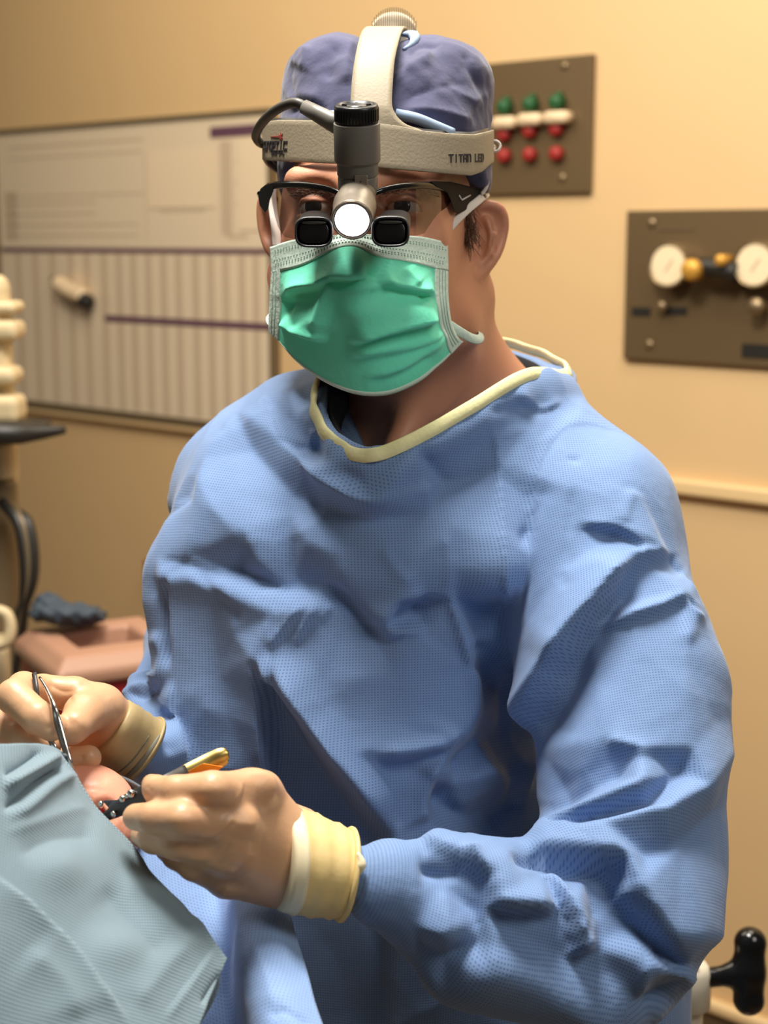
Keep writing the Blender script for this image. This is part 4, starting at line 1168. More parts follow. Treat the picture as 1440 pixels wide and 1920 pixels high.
# ---- mask
def resamp(P, n):
    P = catmull(P, 200); L = np.concatenate([[0], np.cumsum(np.linalg.norm(np.diff(P, axis=0), axis=1))])
    u = np.linspace(0, L[-1], n)
    return np.stack([np.interp(u, L, P[:, i]) for i in (0, 1)], 1)
NM = 121
mT = resamp([(509, 464), (550, 451), (605, 444), (666, 440), (731, 442), (785, 444), (837, 455)], NM)
mG = resamp([(511, 513), (525, 509), (568, 500), (622, 474), (662, 466), (713, 483), (770, 494), (814, 504), (838, 509)], NM)
mM = resamp([(506, 607), (550, 600), (670, 600), (800, 594), (843, 600)], NM)
mB = resamp([(509, 618), (525, 640), (557, 677), (604, 712), (650, 733), (690, 741), (735, 738), (785, 716), (821, 686), (866, 640)], NM)
def mask_d(x, y):
    u = (x - 674) / 168.0
    v = (y - 560) / 150.0
    d = 1.100 + .062 * np.abs(u) ** 1.9 + .020 * np.maximum(0, v) ** 2 + .004 * np.maximum(0, -v)
    d = d - .014 * np.exp(-((x - 666) / 34) ** 2 - ((y - 505) / 55) ** 2) + .012 * np.exp(-((x - 672) / 60) ** 2 - ((y - 445) / 26) ** 2)
    return d
rows = []
nb_ = 14
for v in np.linspace(0, 1, nb_, endpoint=False): rows.append(mT * (1 - v) + mG * v)
for v in np.linspace(0, 1, 80):
    w = np.array([(1 - v) * (1 - 2 * v) if v < .5 else 0, 0, 0])
    a = 2 * (v - .5) * (v - 1); b = -4 * v * (v - 1); c = 2 * v * (v - .5)
    rows.append(a * mG + b * mM + c * mB)
MP = np.array(rows)
MR, MC = MP.shape[:2]
MV = np.stack([C(x, y, mask_d(x, y)) for x, y in MP.reshape(-1, 2)])
MQ = np.array(grid_faces(MR, MC))
MN = normals(MV, MQ)
if MN[:, 2].mean() > 0: MN = -MN
cm = lambda *P: [(460 + x / 2.769, 300 + y / 2.769) for x, y in P]
PLE = [('s', cm((660, 612), (500, 607), (420, 655), (300, 670), (180, 706)), 30, .0065, 5),
       ('s', cm((990, 697), (850, 682), (760, 662), (675, 632), (655, 610)), 28, .006, 5),
       ('s', cm((440, 930), (300, 893), (180, 832)), 34, .007, 5),
       ('s', cm((1010, 820), (850, 850), (700, 890), (530, 945)), 36, .008, 5),
       ('s', cm((1040, 880), (880, 950), (700, 985), (520, 1010)), 22, .0035, 7),
       ('r', cm((505, 615), (440, 720), (400, 900)), 16, .006), ('r', cm((700, 640), (640, 600), (470, 690)), 14, -.003),
       ('r', cm((600, 1130), (760, 1090), (900, 1010), (1060, 890)), 12, .004), ('r', cm((620, 1140), (820, 1100), (1000, 990)), 12, -.003),
       ('r', cm((470, 685), (620, 660), (760, 640)), 10, .003), ('r', cm((800, 570), (860, 660)), 14, .003),
       ('r', cm((240, 700), (240, 790), (300, 890)), 12, -.003), ('b', cm((850, 780)), 40, .003, 24), ('b', cm((600, 780)), 50, .003, 24), ('r', cm((890, 690), (915, 730)), 8, -.003)]
PLE = [(q_[0], q_[1], q_[2], q_[3] * 1.5) + tuple(q_[4:]) for q_ in PLE]
MV = sculpt(MV, MN, PLE, front=np.ones(len(MV)))
def submesh(name, sel, m, parent, lift=0.0, th=.0012):
    used = np.unique(sel); mp = np.full(len(MV), -1); mp[used] = np.arange(len(used))
    o = mk(name, MV[used] + MN[used] * lift, mp[sel], m, parent, closed=False)
    mod_solid(o, th, 0.0)
    return o
q = MQ.reshape(MR - 1, MC - 1, 4)
jl, jr = 6, MC - 1 - 8
mask = submesh('mask', q[nb_:-1, jl:jr].reshape(-1, 4), M_mask, sg)
submesh('top_band', q[:nb_, :].reshape(-1, 4), M_maskw, mask, .0006, .0016)
submesh('side_binding', q[nb_ - 1:, :jl + 1].reshape(-1, 4), M_maskw, mask, .0006, .0016)
submesh('side_binding', q[nb_ - 1:, jr - 1:].reshape(-1, 4), M_maskw, mask, .0006, .0016)
submesh('edge_binding', q[-2:, jl:jr].reshape(-1, 4), M_maskw, mask, .0003, .0012)
# stitched dots along the bands, one mesh of tiny raised welds
mb = MB()
def mpos(r, c):
    i = int(np.clip(round(r), 0, MR - 1)); j = int(np.clip(round(c), 0, MC - 1))
    return MV[i * MC + j] + MN[i * MC + j] * .0014
for r in (3.0, 4.5, 8.0, 9.5, 11.0):
    for j in np.arange(3 + (r % 2), MC - 3, 2.0):
        p = mpos(r, j)
        mb.add(*boxv(p, (.00065, .00035, .0003)))
for i in range(nb_, MR - 6, 1):
    for c in (2, 4, MC - 3, MC - 5, MC - 7):
        mb.add(*boxv(mpos(i, c), (.0003, .0006, .0003)))
mb.build('stitching', M_stitch, mask, smooth=False)
# ties
def strap(name, pts, w, m, parent, th=.0007):
    P = catmull([C(*q) for q in pts], 8 * len(pts))
    V, f = tube(P, w / 2, 12, flat=(1, .0016 / w))
    # orient the strap's flat side by rebuilding as a ribbon
    T = np.gradient(P, axis=0); T /= np.linalg.norm(T, axis=1)[:, None]
    n_ = np.tile([0.35, 0, -1.0], (len(P), 1)); B = np.cross(T, n_); B /= np.linalg.norm(B, axis=1)[:, None]; n_ = np.cross(B, T)
    pr = [(-1, 0), (-.8, 1), (0, 1.2), (.8, 1), (1, 0), (.8, -1), (0, -1.2), (-.8, -1)]
    V = np.stack([P + B * w / 2 * a + n_ * th * b for a, b in pr], 1).reshape(-1, 3)
    fs = grid_faces(len(P), 8, wrap_c=True) + [tuple(range(8)), tuple((len(P) - 1) * 8 + j for j in range(8))]
    return mk(name, V, fs, m, parent)
strap('ear_loop', [(824, 456, 1.172), (846, 424, 1.178), (872, 397, 1.192), (897, 376, 1.212), (914, 362, 1.25)], .0065, M_tie, mask)
strap('ear_loop', [(520, 462, 1.172), (517, 430, 1.176), (513, 400, 1.186), (511, 372, 1.20), (512, 350, 1.24)], .0075, M_tie, mask)
strap('neck_tie', [(838, 606, 1.172), (862, 622, 1.178), (884, 634, 1.190), (898, 636, 1.205), (902, 628, 1.225), (890, 616, 1.25), (868, 606, 1.275)], .0075, M_maskw, mask)
strap('neck_tie', [(508, 612, 1.175), (504, 600, 1.20), (512, 590, 1.23)], .006, M_maskw, mask)

# ---- gloved hands
def loft(rings, caps=True):
    """rings: (centre, u half-vector, v half-vector)"""
    n = 40
    a = np.linspace(0, 2 * math.pi, n, endpoint=False)
    V = np.concatenate([np.asarray(c) + np.cos(a)[:, None] * np.asarray(u) + np.sin(a)[:, None] * np.asarray(v) for c, u, v in rings])
    fs = grid_faces(len(rings), n, wrap_c=True)
    if caps: fs += [tuple(range(n))[::-1], tuple((len(rings) - 1) * n + j for j in range(n))]
    return V, fs
def finger(p, pts, k=.0025): return chain(p, pts, k)

def near_hand_f(p):
    d = chain(p, [(544, 1570, 1.006, .0165), (490, 1486, .988, .0128)])
    d = smin(d, chain(p, [(548, 1592, 1.002, .0185), (452, 1548, .972, .0132)]), .014)
    d = smin(d, chain(p, [(538, 1625, 1.002, .0185), (430, 1604, .972, .0132)]), .014)
    d = smin(d, chain(p, [(520, 1652, 1.006, .0175), (424, 1648, .985, .0115)]), .014)
    d = smin(d, chain(p, [(470, 1560, 1.01, .020), (520, 1600, 1.02, .022)]), .014)
    ix = finger(p, [(490, 1484, .988, .0130), (398, 1480, .948, .0112), (330, 1484, .952, .0098), (294, 1481, .966, .0086)])
    ix = smin(ix, rc(p, C(284, 1470, .972), C(290, 1476, .968), .0062, .0075), .004)
    md = finger(p, [(452, 1546, .970, .0128), (342, 1537, .938, .0112), (288, 1534, .946, .0098), (255, 1532, .960, .0084)])
    rg = finger(p, [(430, 1602, .972, .0125), (330, 1578, .952, .0108), (288, 1572, .968, .0094), (268, 1566, .985, .0082)])
    lt = finger(p, [(424, 1648, .985, .0112), (364, 1622, .968, .0098), (330, 1604, .980, .0086), (312, 1592, .996, .0076)])
    th = finger(p, [(560, 1560, 1.03, .017), (450, 1508, 1.035, .0135), (368, 1500, 1.008, .0112), (312, 1502, .992, .0095)])
    d = smin(d, th, .008)
    for f in (ix, md, rg, lt): d = smin(d, f, .0055)
    # knuckle heads
    for (x, y, z) in ((487, 1474, .972), (448, 1543, .955), (428, 1600, .957)):
        d = smin(d, ell(p, C(x, y, z), (.0095, .0085, .0045)), .014)
    return d
print('hands ...')
V, Q = sdf_mesh(near_hand_f, C(400, 1580, .98) - [.085, .08, .085], C(400, 1580, .98) + [.085, .08, .085], .0012)
N = normals(V, Q)
ch = lambda *P: [(140 + x / 2.483, 1370 + y / 2.483) for x, y in P]
HF = [('r', ch((778, 235), (770, 290), (735, 335), (690, 355)), 3.5, .0016), ('r', ch((790, 240), (784, 300), (745, 345)), 3, -.001),
      ('r', ch((735, 400), (690, 455), (645, 485), (560, 492)), 3.5, .0015), ('r', ch((750, 410), (700, 470), (650, 498)), 3, -.001),
      ('r', ch((720, 500), (670, 560), (620, 595), (500, 590)), 3.5, .0015), ('r', ch((730, 520), (690, 570), (640, 605)), 3, -.001),
      ('r', ch((740, 560), (660, 600), (600, 650), (560, 690)), 4, .0014), ('r', ch((780, 590), (690, 640), (610, 720)), 4, .0012),
      ('r', ch((760, 640), (690, 680), (640, 740)), 4, .0012), ('r', ch((760, 680), (700, 720), (660, 760)), 4, -.0010), ('r', ch((720, 720), (690, 750), (700, 780)), 4, .001),
      ('r', ch((680, 400), (760, 430), (860, 440)), 12, .0015), ('r', ch((690, 560), (780, 570), (860, 590)), 12, .0014), ('r', ch((700, 480), (780, 510), (860, 520)), 10, -.0012),
      ('r', ch((620, 600), (700, 620), (800, 650)), 8, -.001),
      ('b', ch((600, 275)), 20, .0014, 14), ('b', ch((470, 415)), 18, .0012, 14), ('r', ch((335, 250), (350, 275), (370, 290)), 3, -.0007), ('r', ch((520, 340), (580, 352), (650, 350)), 3, -.0012)]
V = sculpt(V, N, [(h[0], h[1], h[2] * 1.25, h[3] * .6) + tuple(h[4:]) for h in HF])
gl = mk('glove', V, Q, M_glove, sg)
gl['label'] = 'tan glove of the near hand'
axn = np.array([128, -37, 0]) / 133.2
pn = np.array([.278, .961, 0])
rings = []
for t, r in [(0, .0318), (.02, .0338), (.06, .0344), (.16, .0342), (.22, .0350), (.26, .0338), (.40, .0330), (.5, .0336), (.56, .0322), (.7, .0306), (.78, .0312), (.84, .0298), (.92, .0284), (.95, .0292), (.985, .0294), (1.0, .0272), (.97, .0258)]:
    pt_u = np.array([.075 + .125 * t, 1.0 - .02 * t, 0]); pt_u /= np.linalg.norm(pt_u)
    c = C(519 + 136 * t, 1603 + 38 * t, 1.004 + .004 * t)
    rings.append((c, pt_u * r, (np.array([0, 0, 1.0]) - (.42 - .2 * t) * np.array([.96, -.27, 0])) * r))
cf = mk('glove_cuff', *loft(rings[3:]), M_cuff, gl)
mk('cuff_band', *loft([(c, u * 1.005, v * 1.005) for c, u, v in rings[:5]]), M_cuffw, gl)
V, f = tube(catmull([rings[13][0] + math.cos(a) * rings[13][1] * 1.0 + math.sin(a) * rings[13][2] * 1.0 for a in np.linspace(0, 2 * math.pi, 30, endpoint=False)], 60, closed=True), .0019, 8, closed=True)
mk('cuff_roll', V, f, M_cuff, cf)
mk('cuff_lining', *tube(catmull([C(671, 1598, .984), C(677, 1616, .983), C(674, 1632, .983), C(669, 1644, .985)], 12), np.interp(np.arange(12), [0, 5, 11], [.001, .0036, .001]), 8), M_cuffw, cf)

def far_hand_f(p):
    d = chain(p, [(84, 1293, 1.095, .0108), (140, 1303, 1.098, .0125), (190, 1327, 1.105, .0150)], .004)
    d = smin(d, chain(p, [(190, 1330, 1.108, .0155), (222, 1368, 1.125, .0205)]), .010)
    d = smin(d, chain(p, [(200, 1360, 1.122, .017), (120, 1385, 1.120, .014), (50, 1360, 1.125, .013)]), .012)
    th = finger(p, [(186, 1327, 1.100, .0148), (158, 1338, 1.066, .0142), (139, 1362, 1.046, .0112), (134, 1370, 1.044, .0095)])
    ix = finger(p, [(80, 1296, 1.098, .0112), (44, 1290, 1.070, .0112), (26, 1306, 1.048, .0118), (70, 1345, 1.034, .0112), (97, 1363, 1.034, .0098)])
    md = finger(p, [(30, 1330, 1.12, .012), (-22, 1352, 1.075, .0118), (40, 1382, 1.058, .0110), (88, 1402, 1.056, .0095)])
    rg = finger(p, [(20, 1400, 1.11, .011), (70, 1430, 1.082, .0102), (138, 1426, 1.076, .0094), (166, 1421, 1.074, .0090)])
    d = smin(d, th, .007)
    for f in (ix, md, rg): d = smin(d, f, .0035)
    return d
V, Q = sdf_mesh(far_hand_f, C(110, 1360, 1.08) - [.075, .05, .075], C(110, 1360, 1.08) + [.075, .05, .075], .0012)
N = normals(V, Q)
cg = lambda *P: [(x / 4.5, 1220 + y / 4.5) for x, y in P]
V = sculpt(V, N, [('b', cg((410, 650)), 8, -.0008, 7), ('r', cg((480, 470), (560, 420), (620, 380)), 4, -.0012), ('r', cg((400, 270), (520, 340), (640, 340)), 5, -.0010), ('r', cg((690, 880), (700, 930)), 3, -.0008), ('r', cg((60, 560), (160, 640), (330, 730)), 4, -.0008), ('r', cg((900, 360), (960, 470), (940, 600)), 5, .0008)])
gl2 = mk('glove', V, Q, M_glove, sg)
gl2['label'] = 'tan glove of the far hand'
axf = np.array([.80, -.60]); pf = np.array([.60, .80, 0])
rings = []
for t, r in [(0, .0205), (.03, .0226), (.2, .0232), (.35, .0240), (.42, .0234), (.6, .0246), (.68, .0240), (.85, .0254), (.9, .0262), (.96, .0264), (1.0, .0244), (.96, .023)]:
    r *= 1.10; rings.append((C(204 + 64 * t, 1364 + 48 * t, 1.118 + .03 * t), pf * r, np.array([-.35, .1, .95]) * r))
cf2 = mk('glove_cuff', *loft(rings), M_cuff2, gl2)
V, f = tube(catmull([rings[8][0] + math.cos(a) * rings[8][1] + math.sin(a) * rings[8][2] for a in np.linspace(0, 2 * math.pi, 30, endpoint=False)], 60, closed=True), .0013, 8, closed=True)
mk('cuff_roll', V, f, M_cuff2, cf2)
M_stripe = mat('cuff_stripe', srgb(122, 122, 108), .5)
def cuffpt(t, a):
    i = t * (len(rings) - 3); k = int(i); w = i - k
    A, Bq = rings[k], rings[k + 1]
    g = lambda R: R[0] + math.cos(a) * R[1] * 1.012 + math.sin(a) * R[2] * 1.012
    return g(A) * (1 - w) + g(Bq) * w
for (t0, a0, a1, wd_) in ((.80, -2.7, -.8, .07), (.62, -2.6, -1.0, .022)):
    n_ = 24
    Vp = np.array([cuffpt(t0 + s_ * wd_ * math.sin(math.pi * (j + .5) / n_) ** .4, a0 + (a1 - a0) * j / (n_ - 1)) for j in range(n_) for s_ in (-1, 0, 1)])
    o = mk('cuff_stripe', Vp, grid_faces(n_, 3), M_stripe, cf2, closed=False); mod_solid(o, .0004)

# ================================================================== HEADLIGHT
bx, bd, ba, bb = 709, 1.235, .0927, .112
bxc = (bx - 720) / F * bd
def band_xz(th, off=0.0): return bxc + (ba + off) * math.sin(th), bd - (bb + off) * math.cos(th)
TOPX = [(488, 229), (520, 225), (620, 226), (690, 228), (750, 236), (796, 245), (845, 250), (890, 252), (918, 246), (930, 242)]
BOTX = [(488, 299), (500, 301), (639, 307), (777, 320), (886, 329), (905, 322), (930, 300)]
def band_y(th, which):
    x, z = band_xz(max(-1.5707, min(1.5707, th)))
    px = 720 + F * x / z
    T_ = TOPX if which else BOTX
    return (960 - np.interp(px, [q[0] for q in T_], [q[1] for q in T_])) * z / F
def band_ys(th):
    if abs(th) <= 1.5707: return band_y(th, 0), band_y(th, 1)
    s_ = 1 if th > 0 else -1
    w = (abs(th) - 1.5707) / 1.5707
    a0, a1 = band_y(s_ * 1.57, 0), band_y(s_ * 1.57, 1)
    m_ = (band_y(1.57, 0) + band_y(1.57, 1) + band_y(-1.57, 0) + band_y(-1.57, 1)) / 4 - .004
    c_ = (a0 + a1) / 2 * (1 - w) + m_ * w; h_ = (a1 - a0) / 2 * (1 - w) + .013 * w
    return c_ - h_, c_ + h_
hl = thing('headlight', c2w(np.array([bxc, band_ys(math.pi)[0], bd])), 'grey surgical headlight on a wide headband over the navy cap', 'headlight')
th_ = np.linspace(-math.pi, math.pi, 150, endpoint=False)
NR = 9
def ringlayer(off):
    out_ = []
    for t in th_:
        x, z = band_xz(t, off); y0, y1 = band_ys(t)
        for j in range(NR): out_.append((x, y0 + (y1 - y0) * j / (NR - 1), z))
    return np.array(out_).reshape(len(th_), NR, 3)
Lo, Li = ringlayer(0), ringlayer(-.0022)
V = np.concatenate([Lo, Li[:, ::-1]], 1).reshape(-1, 3)
hb = mk('headband', V, grid_faces(len(th_), 2 * NR, wrap_c=True, wrap_r=True), M_band, hl, smooth=False)
mod_bevel(hb, .0006, 2)
hb.data.polygons.foreach_set('use_smooth', np.ones(len(hb.data.polygons), bool))
pad = mk('headband_pad', np.concatenate([np.stack([ringlayer(-.003)[:, 1], ringlayer(-.003)[:, -1] + [0, .0022, 0], ringlayer(-.0055)[:, -1] + [0, .0022, 0], ringlayer(-.0055)[:, 1]], 1)]).reshape(-1, 3), grid_faces(len(th_), 4, wrap_c=True, wrap_r=True), M_black, hl)
STR = [(268, 660, 800, 1.1236), (252, 660, 800, 1.1236), (244, 660, 786, 1.1234), (236, 659, 764, 1.1233), (226, 658, 750, 1.1233), (214, 657, 741, 1.1236), (196, 657, 735, 1.125), (150, 660, 737, 1.133), (114, 665, 740, 1.143), (80, 672, 747, 1.160), (62, 678, 752, 1.180), (54, 684, 756, 1.210), (52, 690, 760, 1.25), (62, 696, 764, 1.29), (110, 700, 766, 1.33), (230, 690, 762, 1.35)]
SP_ = catmull(np.array(STR), 70)
NS = 9
def strl(off):
    o_ = []
    for (y, x0, x1, d) in SP_:
        for j in range(NS):
            u = j / (NS - 1)
            xq = x0 + (x1 - x0) * u; o_.append(C(xq, y - 2 + off[1], d + off[0] + .112 * (1 - math.sqrt(1 - ((xq - 709) / 219) ** 2))))
    return np.array(o_).reshape(len(SP_), NS, 3)
Lo = strl((0, 0)); Nn_ = normals(Lo.reshape(-1, 3), np.array(grid_faces(len(SP_), NS))).reshape(Lo.shape)
if (Nn_[10, 4] @ np.array([0, 0, -1.0])) < 0: Nn_ = -Nn_
Li = Lo - Nn_ * .0022
V = np.concatenate([Lo, Li[:, ::-1]], 1).reshape(-1, 3)
fs = grid_faces(len(SP_), 2 * NS, wrap_c=True) + [tuple(range(2 * NS)), tuple((len(SP_) - 1) * 2 * NS + j for j in range(2 * NS))]
mk('top_strap', V, fs, M_band, hl)
Lp = np.concatenate([Li[:, 1:-1] - Nn_[:, 1:-1] * .0003 , (Li - Nn_ * .004)[:, ::-1][:, 1:-1]], 1)
Lp[:, :NS - 2] += np.array([.0035, 0, 0]); Lp[:, NS - 2:] += np.array([.0035, 0, 0])
mk('strap_pad', Lp[4:48].reshape(-1, 3), grid_faces(44, 2 * (NS - 2), wrap_c=True), M_black, hl)
# ribbed adjuster on the crown
kc = C(738, 74, 1.285)
kx = np.array([.03, .25, -1.0]); kx /= np.linalg.norm(kx)
kn = mk('adjuster_knob', *lathe(kc, kx, [(-.014, .019), (.006, .0206), (.010, .0196), (.0125, .016), (.013, .0002)], 48), M_ratch, hl)
mb = MB()
for i in range(-10, 11):
    x0 = i * .0018
    h_ = math.sqrt(max(0, .0196 ** 2 - x0 ** 2)) * .97
    mb.add(*boxv(kc + kx * .0115 + np.array([x0, h_ * .5 + .001, 0]), (.00045, h_ * .5, .0016)))
mb.build('grip_ribs', M_screw, kn, smooth=False)
# rubber-band like cord loop at the right end of the band
P = catmull([C(918, 268, 1.225), C(930, 264, 1.22), C(938, 272, 1.22), C(934, 282, 1.22), C(920, 284, 1.225), C(928, 276, 1.235)], 30, closed=True)
mk('cord_loop', *tube(P, .0011, 8, closed=True), M_tie, hl)
mk('side_cord', *tube(catmull([C(908, 322, 1.215), C(914, 336, 1.218), C(911, 352, 1.22), C(903, 364, 1.222)], 16), .0017, 8), M_tie, hl)

# lettering printed on the band
FONT = {'T': [[(0, 1), (1, 1)], [(.5, 1), (.5, 0)]], 'I': [[(.5, 0), (.5, 1)]], 'A': [[(0, 0), (0, .8), (.2, 1), (1, 1), (1, 0)], [(0, .45), (1, .45)]],
        'N': [[(0, 0), (0, 1), (.8, 1), (1, .8), (1, 0)]], 'L': [[(0, 1), (0, 0), (1, 0)]], 'E': [[(1, 1), (0, 1), (0, 0), (1, 0)], [(0, .5), (.9, .5)]],
        'D': [[(0, 0), (0, 1), (.75, 1), (1, .75), (1, .25), (.75, 0), (0, 0)]], 'S': [[(1, 1), (0, 1), (0, .5), (1, .5), (1, 0), (0, 0)]], 'U': [[(0, 1), (0, 0), (1, 0), (1, 1)]],
        'O': [[(0, 0), (0, 1), (1, 1), (1, 0), (0, 0)]], 'P': [[(0, 0), (0, 1), (1, 1), (1, .45), (0, .45)]], 'C': [[(1, 1), (0, 1), (0, 0), (1, 0)]],
        'R': [[(0, 0), (0, 1), (1, 1), (1, .5), (0, .5)], [(.4, .5), (1, 0)]], 'G': [[(1, 1), (0, 1), (0, 0), (1, 0), (1, .5), (.5, .5)]], ' ': []}
def theta_of(px):
    a, b = -1.5, 1.5
    for _ in range(40):
        m_ = (a + b) / 2
        x, z = band_xz(m_)
        if 720 + F * x / z < px: a = m_
        else: b = m_
    return (a + b) / 2
def arc_tab():
    t = np.linspace(-1.75, 1.6, 500)
    p = np.array([band_xz(q) for q in t])
    return t, np.concatenate([[0], np.cumsum(np.linalg.norm(np.diff(p, axis=0), axis=1))])
AT, AS = arc_tab()
def band_at(arc, y, off=.0004):
    t = float(np.interp(arc, AS, AT)); x, z = band_xz(t, off)
    return np.array([x, (960 - y[0]) * z / F + y[1], z])
def band_word(mb, word, arc0, y0, lw, lh, pitch, w, slope=0.0, italic=0.0):
    for i, chh in enumerate(word):
        for st_ in FONT[chh]:
            for (a, b) in zip(st_[:-1], st_[1:]):
                a = np.array(a, float); b = np.array(b, float)
                dv = (b - a) * [lw, lh]; L_ = np.linalg.norm(dv); dv /= L_; nv = np.array([-dv[1], dv[0]])
                q = []
                for s_ in np.linspace(-w / 2, L_ + w / 2, 4):
                    for k_ in (-w / 2, w / 2):
                        pt = a * [lw, lh] + dv * s_ + nv * k_
                        q.append((pt[0] + italic * pt[1] + i * pitch, pt[1] + slope * (i * pitch + pt[0])))
                Vq = [band_at(arc0 + u, (y0, v), o_) for o_ in (.0006, -.0004) for (u, v) in q]
                fs_ = []
                for k_ in range(3):
                    b_ = 2 * k_
                    fs_ += [(b_, b_ + 1, b_ + 3, b_ + 2), (8 + b_, 8 + b_ + 2, 8 + b_ + 3, 8 + b_ + 1), (b_, b_ + 2, 8 + b_ + 2, 8 + b_), (b_ + 1, 8 + b_ + 1, 8 + b_ + 3, b_ + 3)]
                fs_ += [(0, 8, 9, 1), (6, 7, 15, 14)]
                mb.add(Vq, fs_)
def ypx(px, py):
    t = theta_of(px); x, z = band_xz(t); return (960 - py) * z / F
mb = MB()
arcR0, arcR1 = np.interp(theta_of(842), AT, AS), np.interp(theta_of(906), AT, AS)
pt_ = (arcR1 - arcR0) / 8.75
band_word(mb, 'TITAN LED', arcR0, 303.5, pt_ * .70, .0052, pt_, .0011, .015)
mb.build('lettering', M_logo, hb, smooth=False)
mb = MB()
aE = np.interp(theta_of(538), AT, AS)
band_word(mb, 'SUNOPTIC', aE - 7.72 * .0062, 279.5, .0044, .0056, .0062, .0012, .0, .10)
mb.build('lettering', M_logo, hb, smooth=False)
mb = MB()
aE2 = np.interp(theta_of(533), AT, AS)
band_word(mb, 'SURGICAL', aE2 - 7.7 * .0029, 289, .0020, .0027, .0029, .00055, .0, .0)
mb.build('lettering', M_logo, hb, smooth=False)
mb = MB()
sx, sy = np.interp(theta_of(527), AT, AS), 0.0
def band_line(a, b, w0, w1):
    a = np.array(a); b = np.array(b); dv = (b - a) / np.linalg.norm(b - a); nv = np.array([-dv[1], dv[0]])
    q = []
    for s_ in np.linspace(0, 1, 6):
        c_ = a + (b - a) * s_; w_ = w0 + (w1 - w0) * s_
        q += [c_ - nv * w_, c_ + nv * w_]
    Vq = [band_at(u, (256, v), o_) for o_ in (.0006, -.0004) for (u, v) in q]
    fs_ = []
    for k_ in range(5):
        b_ = 2 * k_
        fs_ += [(b_, b_ + 1, b_ + 3, b_ + 2), (12 + b_, 12 + b_ + 2, 12 + b_ + 3, 12 + b_ + 1), (b_, b_ + 2, 12 + b_ + 2, 12 + b_), (b_ + 1, 12 + b_ + 1, 12 + b_ + 3, b_ + 3)]
    mb.add(Vq, fs_)
for dg, L_ in ((90, .0032), (35, .0034), (-20, .0030), (-60, .0030), (215, .0026), (145, .0034), (250, .0028)):
    band_line((sx, sy), (sx + L_ * math.cos(math.radians(dg)), sy + L_ * math.sin(math.radians(dg))), .0008, .0001)
band_line((sx, sy), (sx - .019, sy - .0002), .0008, .0002)
mb.build('sun_logo', M_logor, hb, smooth=False)

# lamp body
ad = np.array([.012, -.90, .43]); ad /= np.linalg.norm(ad)
b0 = C(669, 240, 1.073)
lb = mk('lamp_body', *lathe(b0, ad, [(-.004, .0150), (-.0035, .0163), (.0225, .0163), (.0245, .0146), (.0325, .0146), (.0328, .0136), (.0335, .0136), (.0338, .0142), (.0455, .0140), (.0458, .0128)], 40), M_lamp, hl)
mod_bevel(lb, .0004, 2)
prof = [(-.0035, .0135), (-.0045, .0152), (-.0150, .0152), (-.0163, .0145), (-.0165, .0118), (-.0148, .0112), (-.0148, .0070), (-.0160, .0066), (-.0160, .0002)]
lc_ = mk('lamp_cap', *lathe(b0, ad, prof, 48), M_black, lb)
mb = MB()
u_ = np.cross(ad, [1, 0, 0]); u_ /= np.linalg.norm(u_); w_ = np.cross(ad, u_)
for i in range(40):
    a = i / 40 * 2 * math.pi
    r_ = u_ * math.cos(a) + w_ * math.sin(a)
    mb.add(*boxv(b0 - ad * .0098 + r_ * .0153, (.00035, .0042, .0005), [r_, ad, np.cross(ad, r_)]))
for i in range(6):
    a = i / 6 * 2 * math.pi
    r_ = u_ * math.cos(a) + w_ * math.sin(a)
    mb.add(*boxv(b0 - ad * .0150 + r_ * .0091, (.0021, .0007, .0011), [r_, ad, np.cross(ad, r_)]))
mb.build('cap_ridges', M_black, lc_, smooth=False)
LC = C(660, 413, 1.050)
lnv = np.array([-.06, -.56, -.83]); lnv /= np.linalg.norm(lnv)
bk = LC - lnv * .024
nk = b0 + ad * .045
def lampf(p):
    d = smin(rc(p, LC + lnv * .02, bk, .0148, .0140), rc(p, bk, nk, .0132, .0130), .006)
    return smax(d, (p - LC.astype(np.float32)) @ lnv.astype(np.float32), .0008)
V, Q = sdf_mesh(lampf, LC - [.03, .03, .03], LC + [.03, .055, .06], .0009)
hd = mk('lamp_head', V, Q, M_lamp2, hl)
mk('lens_rim', *lathe(LC, lnv, [(-.003, .0135), (.0006, .0140), (.0008, .0132), (-.0008, .0126), (-.003, .0126)], 44), M_lamp2, hd)
mk('lamp_lens', *lathe(LC, lnv, [(-.002, .0126), (-.0002, .0124), (.0008, .0090), (.0012, .0001)], 40), M_emit, hd)
tp = C(677, 343, 1.0755)
tb_ = mk('bracket', *boxv(tp, (.0046, .0055, .0022), [np.array([1.0, 0, 0]), np.array([0, .95, -.3]), np.array([0, .3, .95])]), M_lamp2, hd, smooth=False); mod_bevel(tb_, .0006)
mk('bracket_screw', *lathe(tp - np.array([0, .3, .95]) * .0021, -np.array([0, .3, .95]), [(0, .0014), (.0005, .0013), (.0006, .0001)], 14), M_black, tb_)
# cable and its sleeve
mk('cable_sleeve', *tube(np.array([C(646, 242, 1.078), C(622, 228, 1.082), C(598, 215, 1.086), C(570, 200, 1.09)]), [.0068, .0068, .0060, .0052], 14), M_lamp, hl)
P = catmull([C(572, 201, 1.09), C(556, 193, 1.092), C(535, 197, 1.10), (C(508, 213, 1.125)), C(488, 235, 1.16), C(480, 252, 1.185), C(483, 263, 1.20), C(494, 270, 1.235), C(512, 262, 1.29), C(560, 250, 1.33)], 50)
mk('cable', *tube(P, .0036, 12), M_cable, hl)

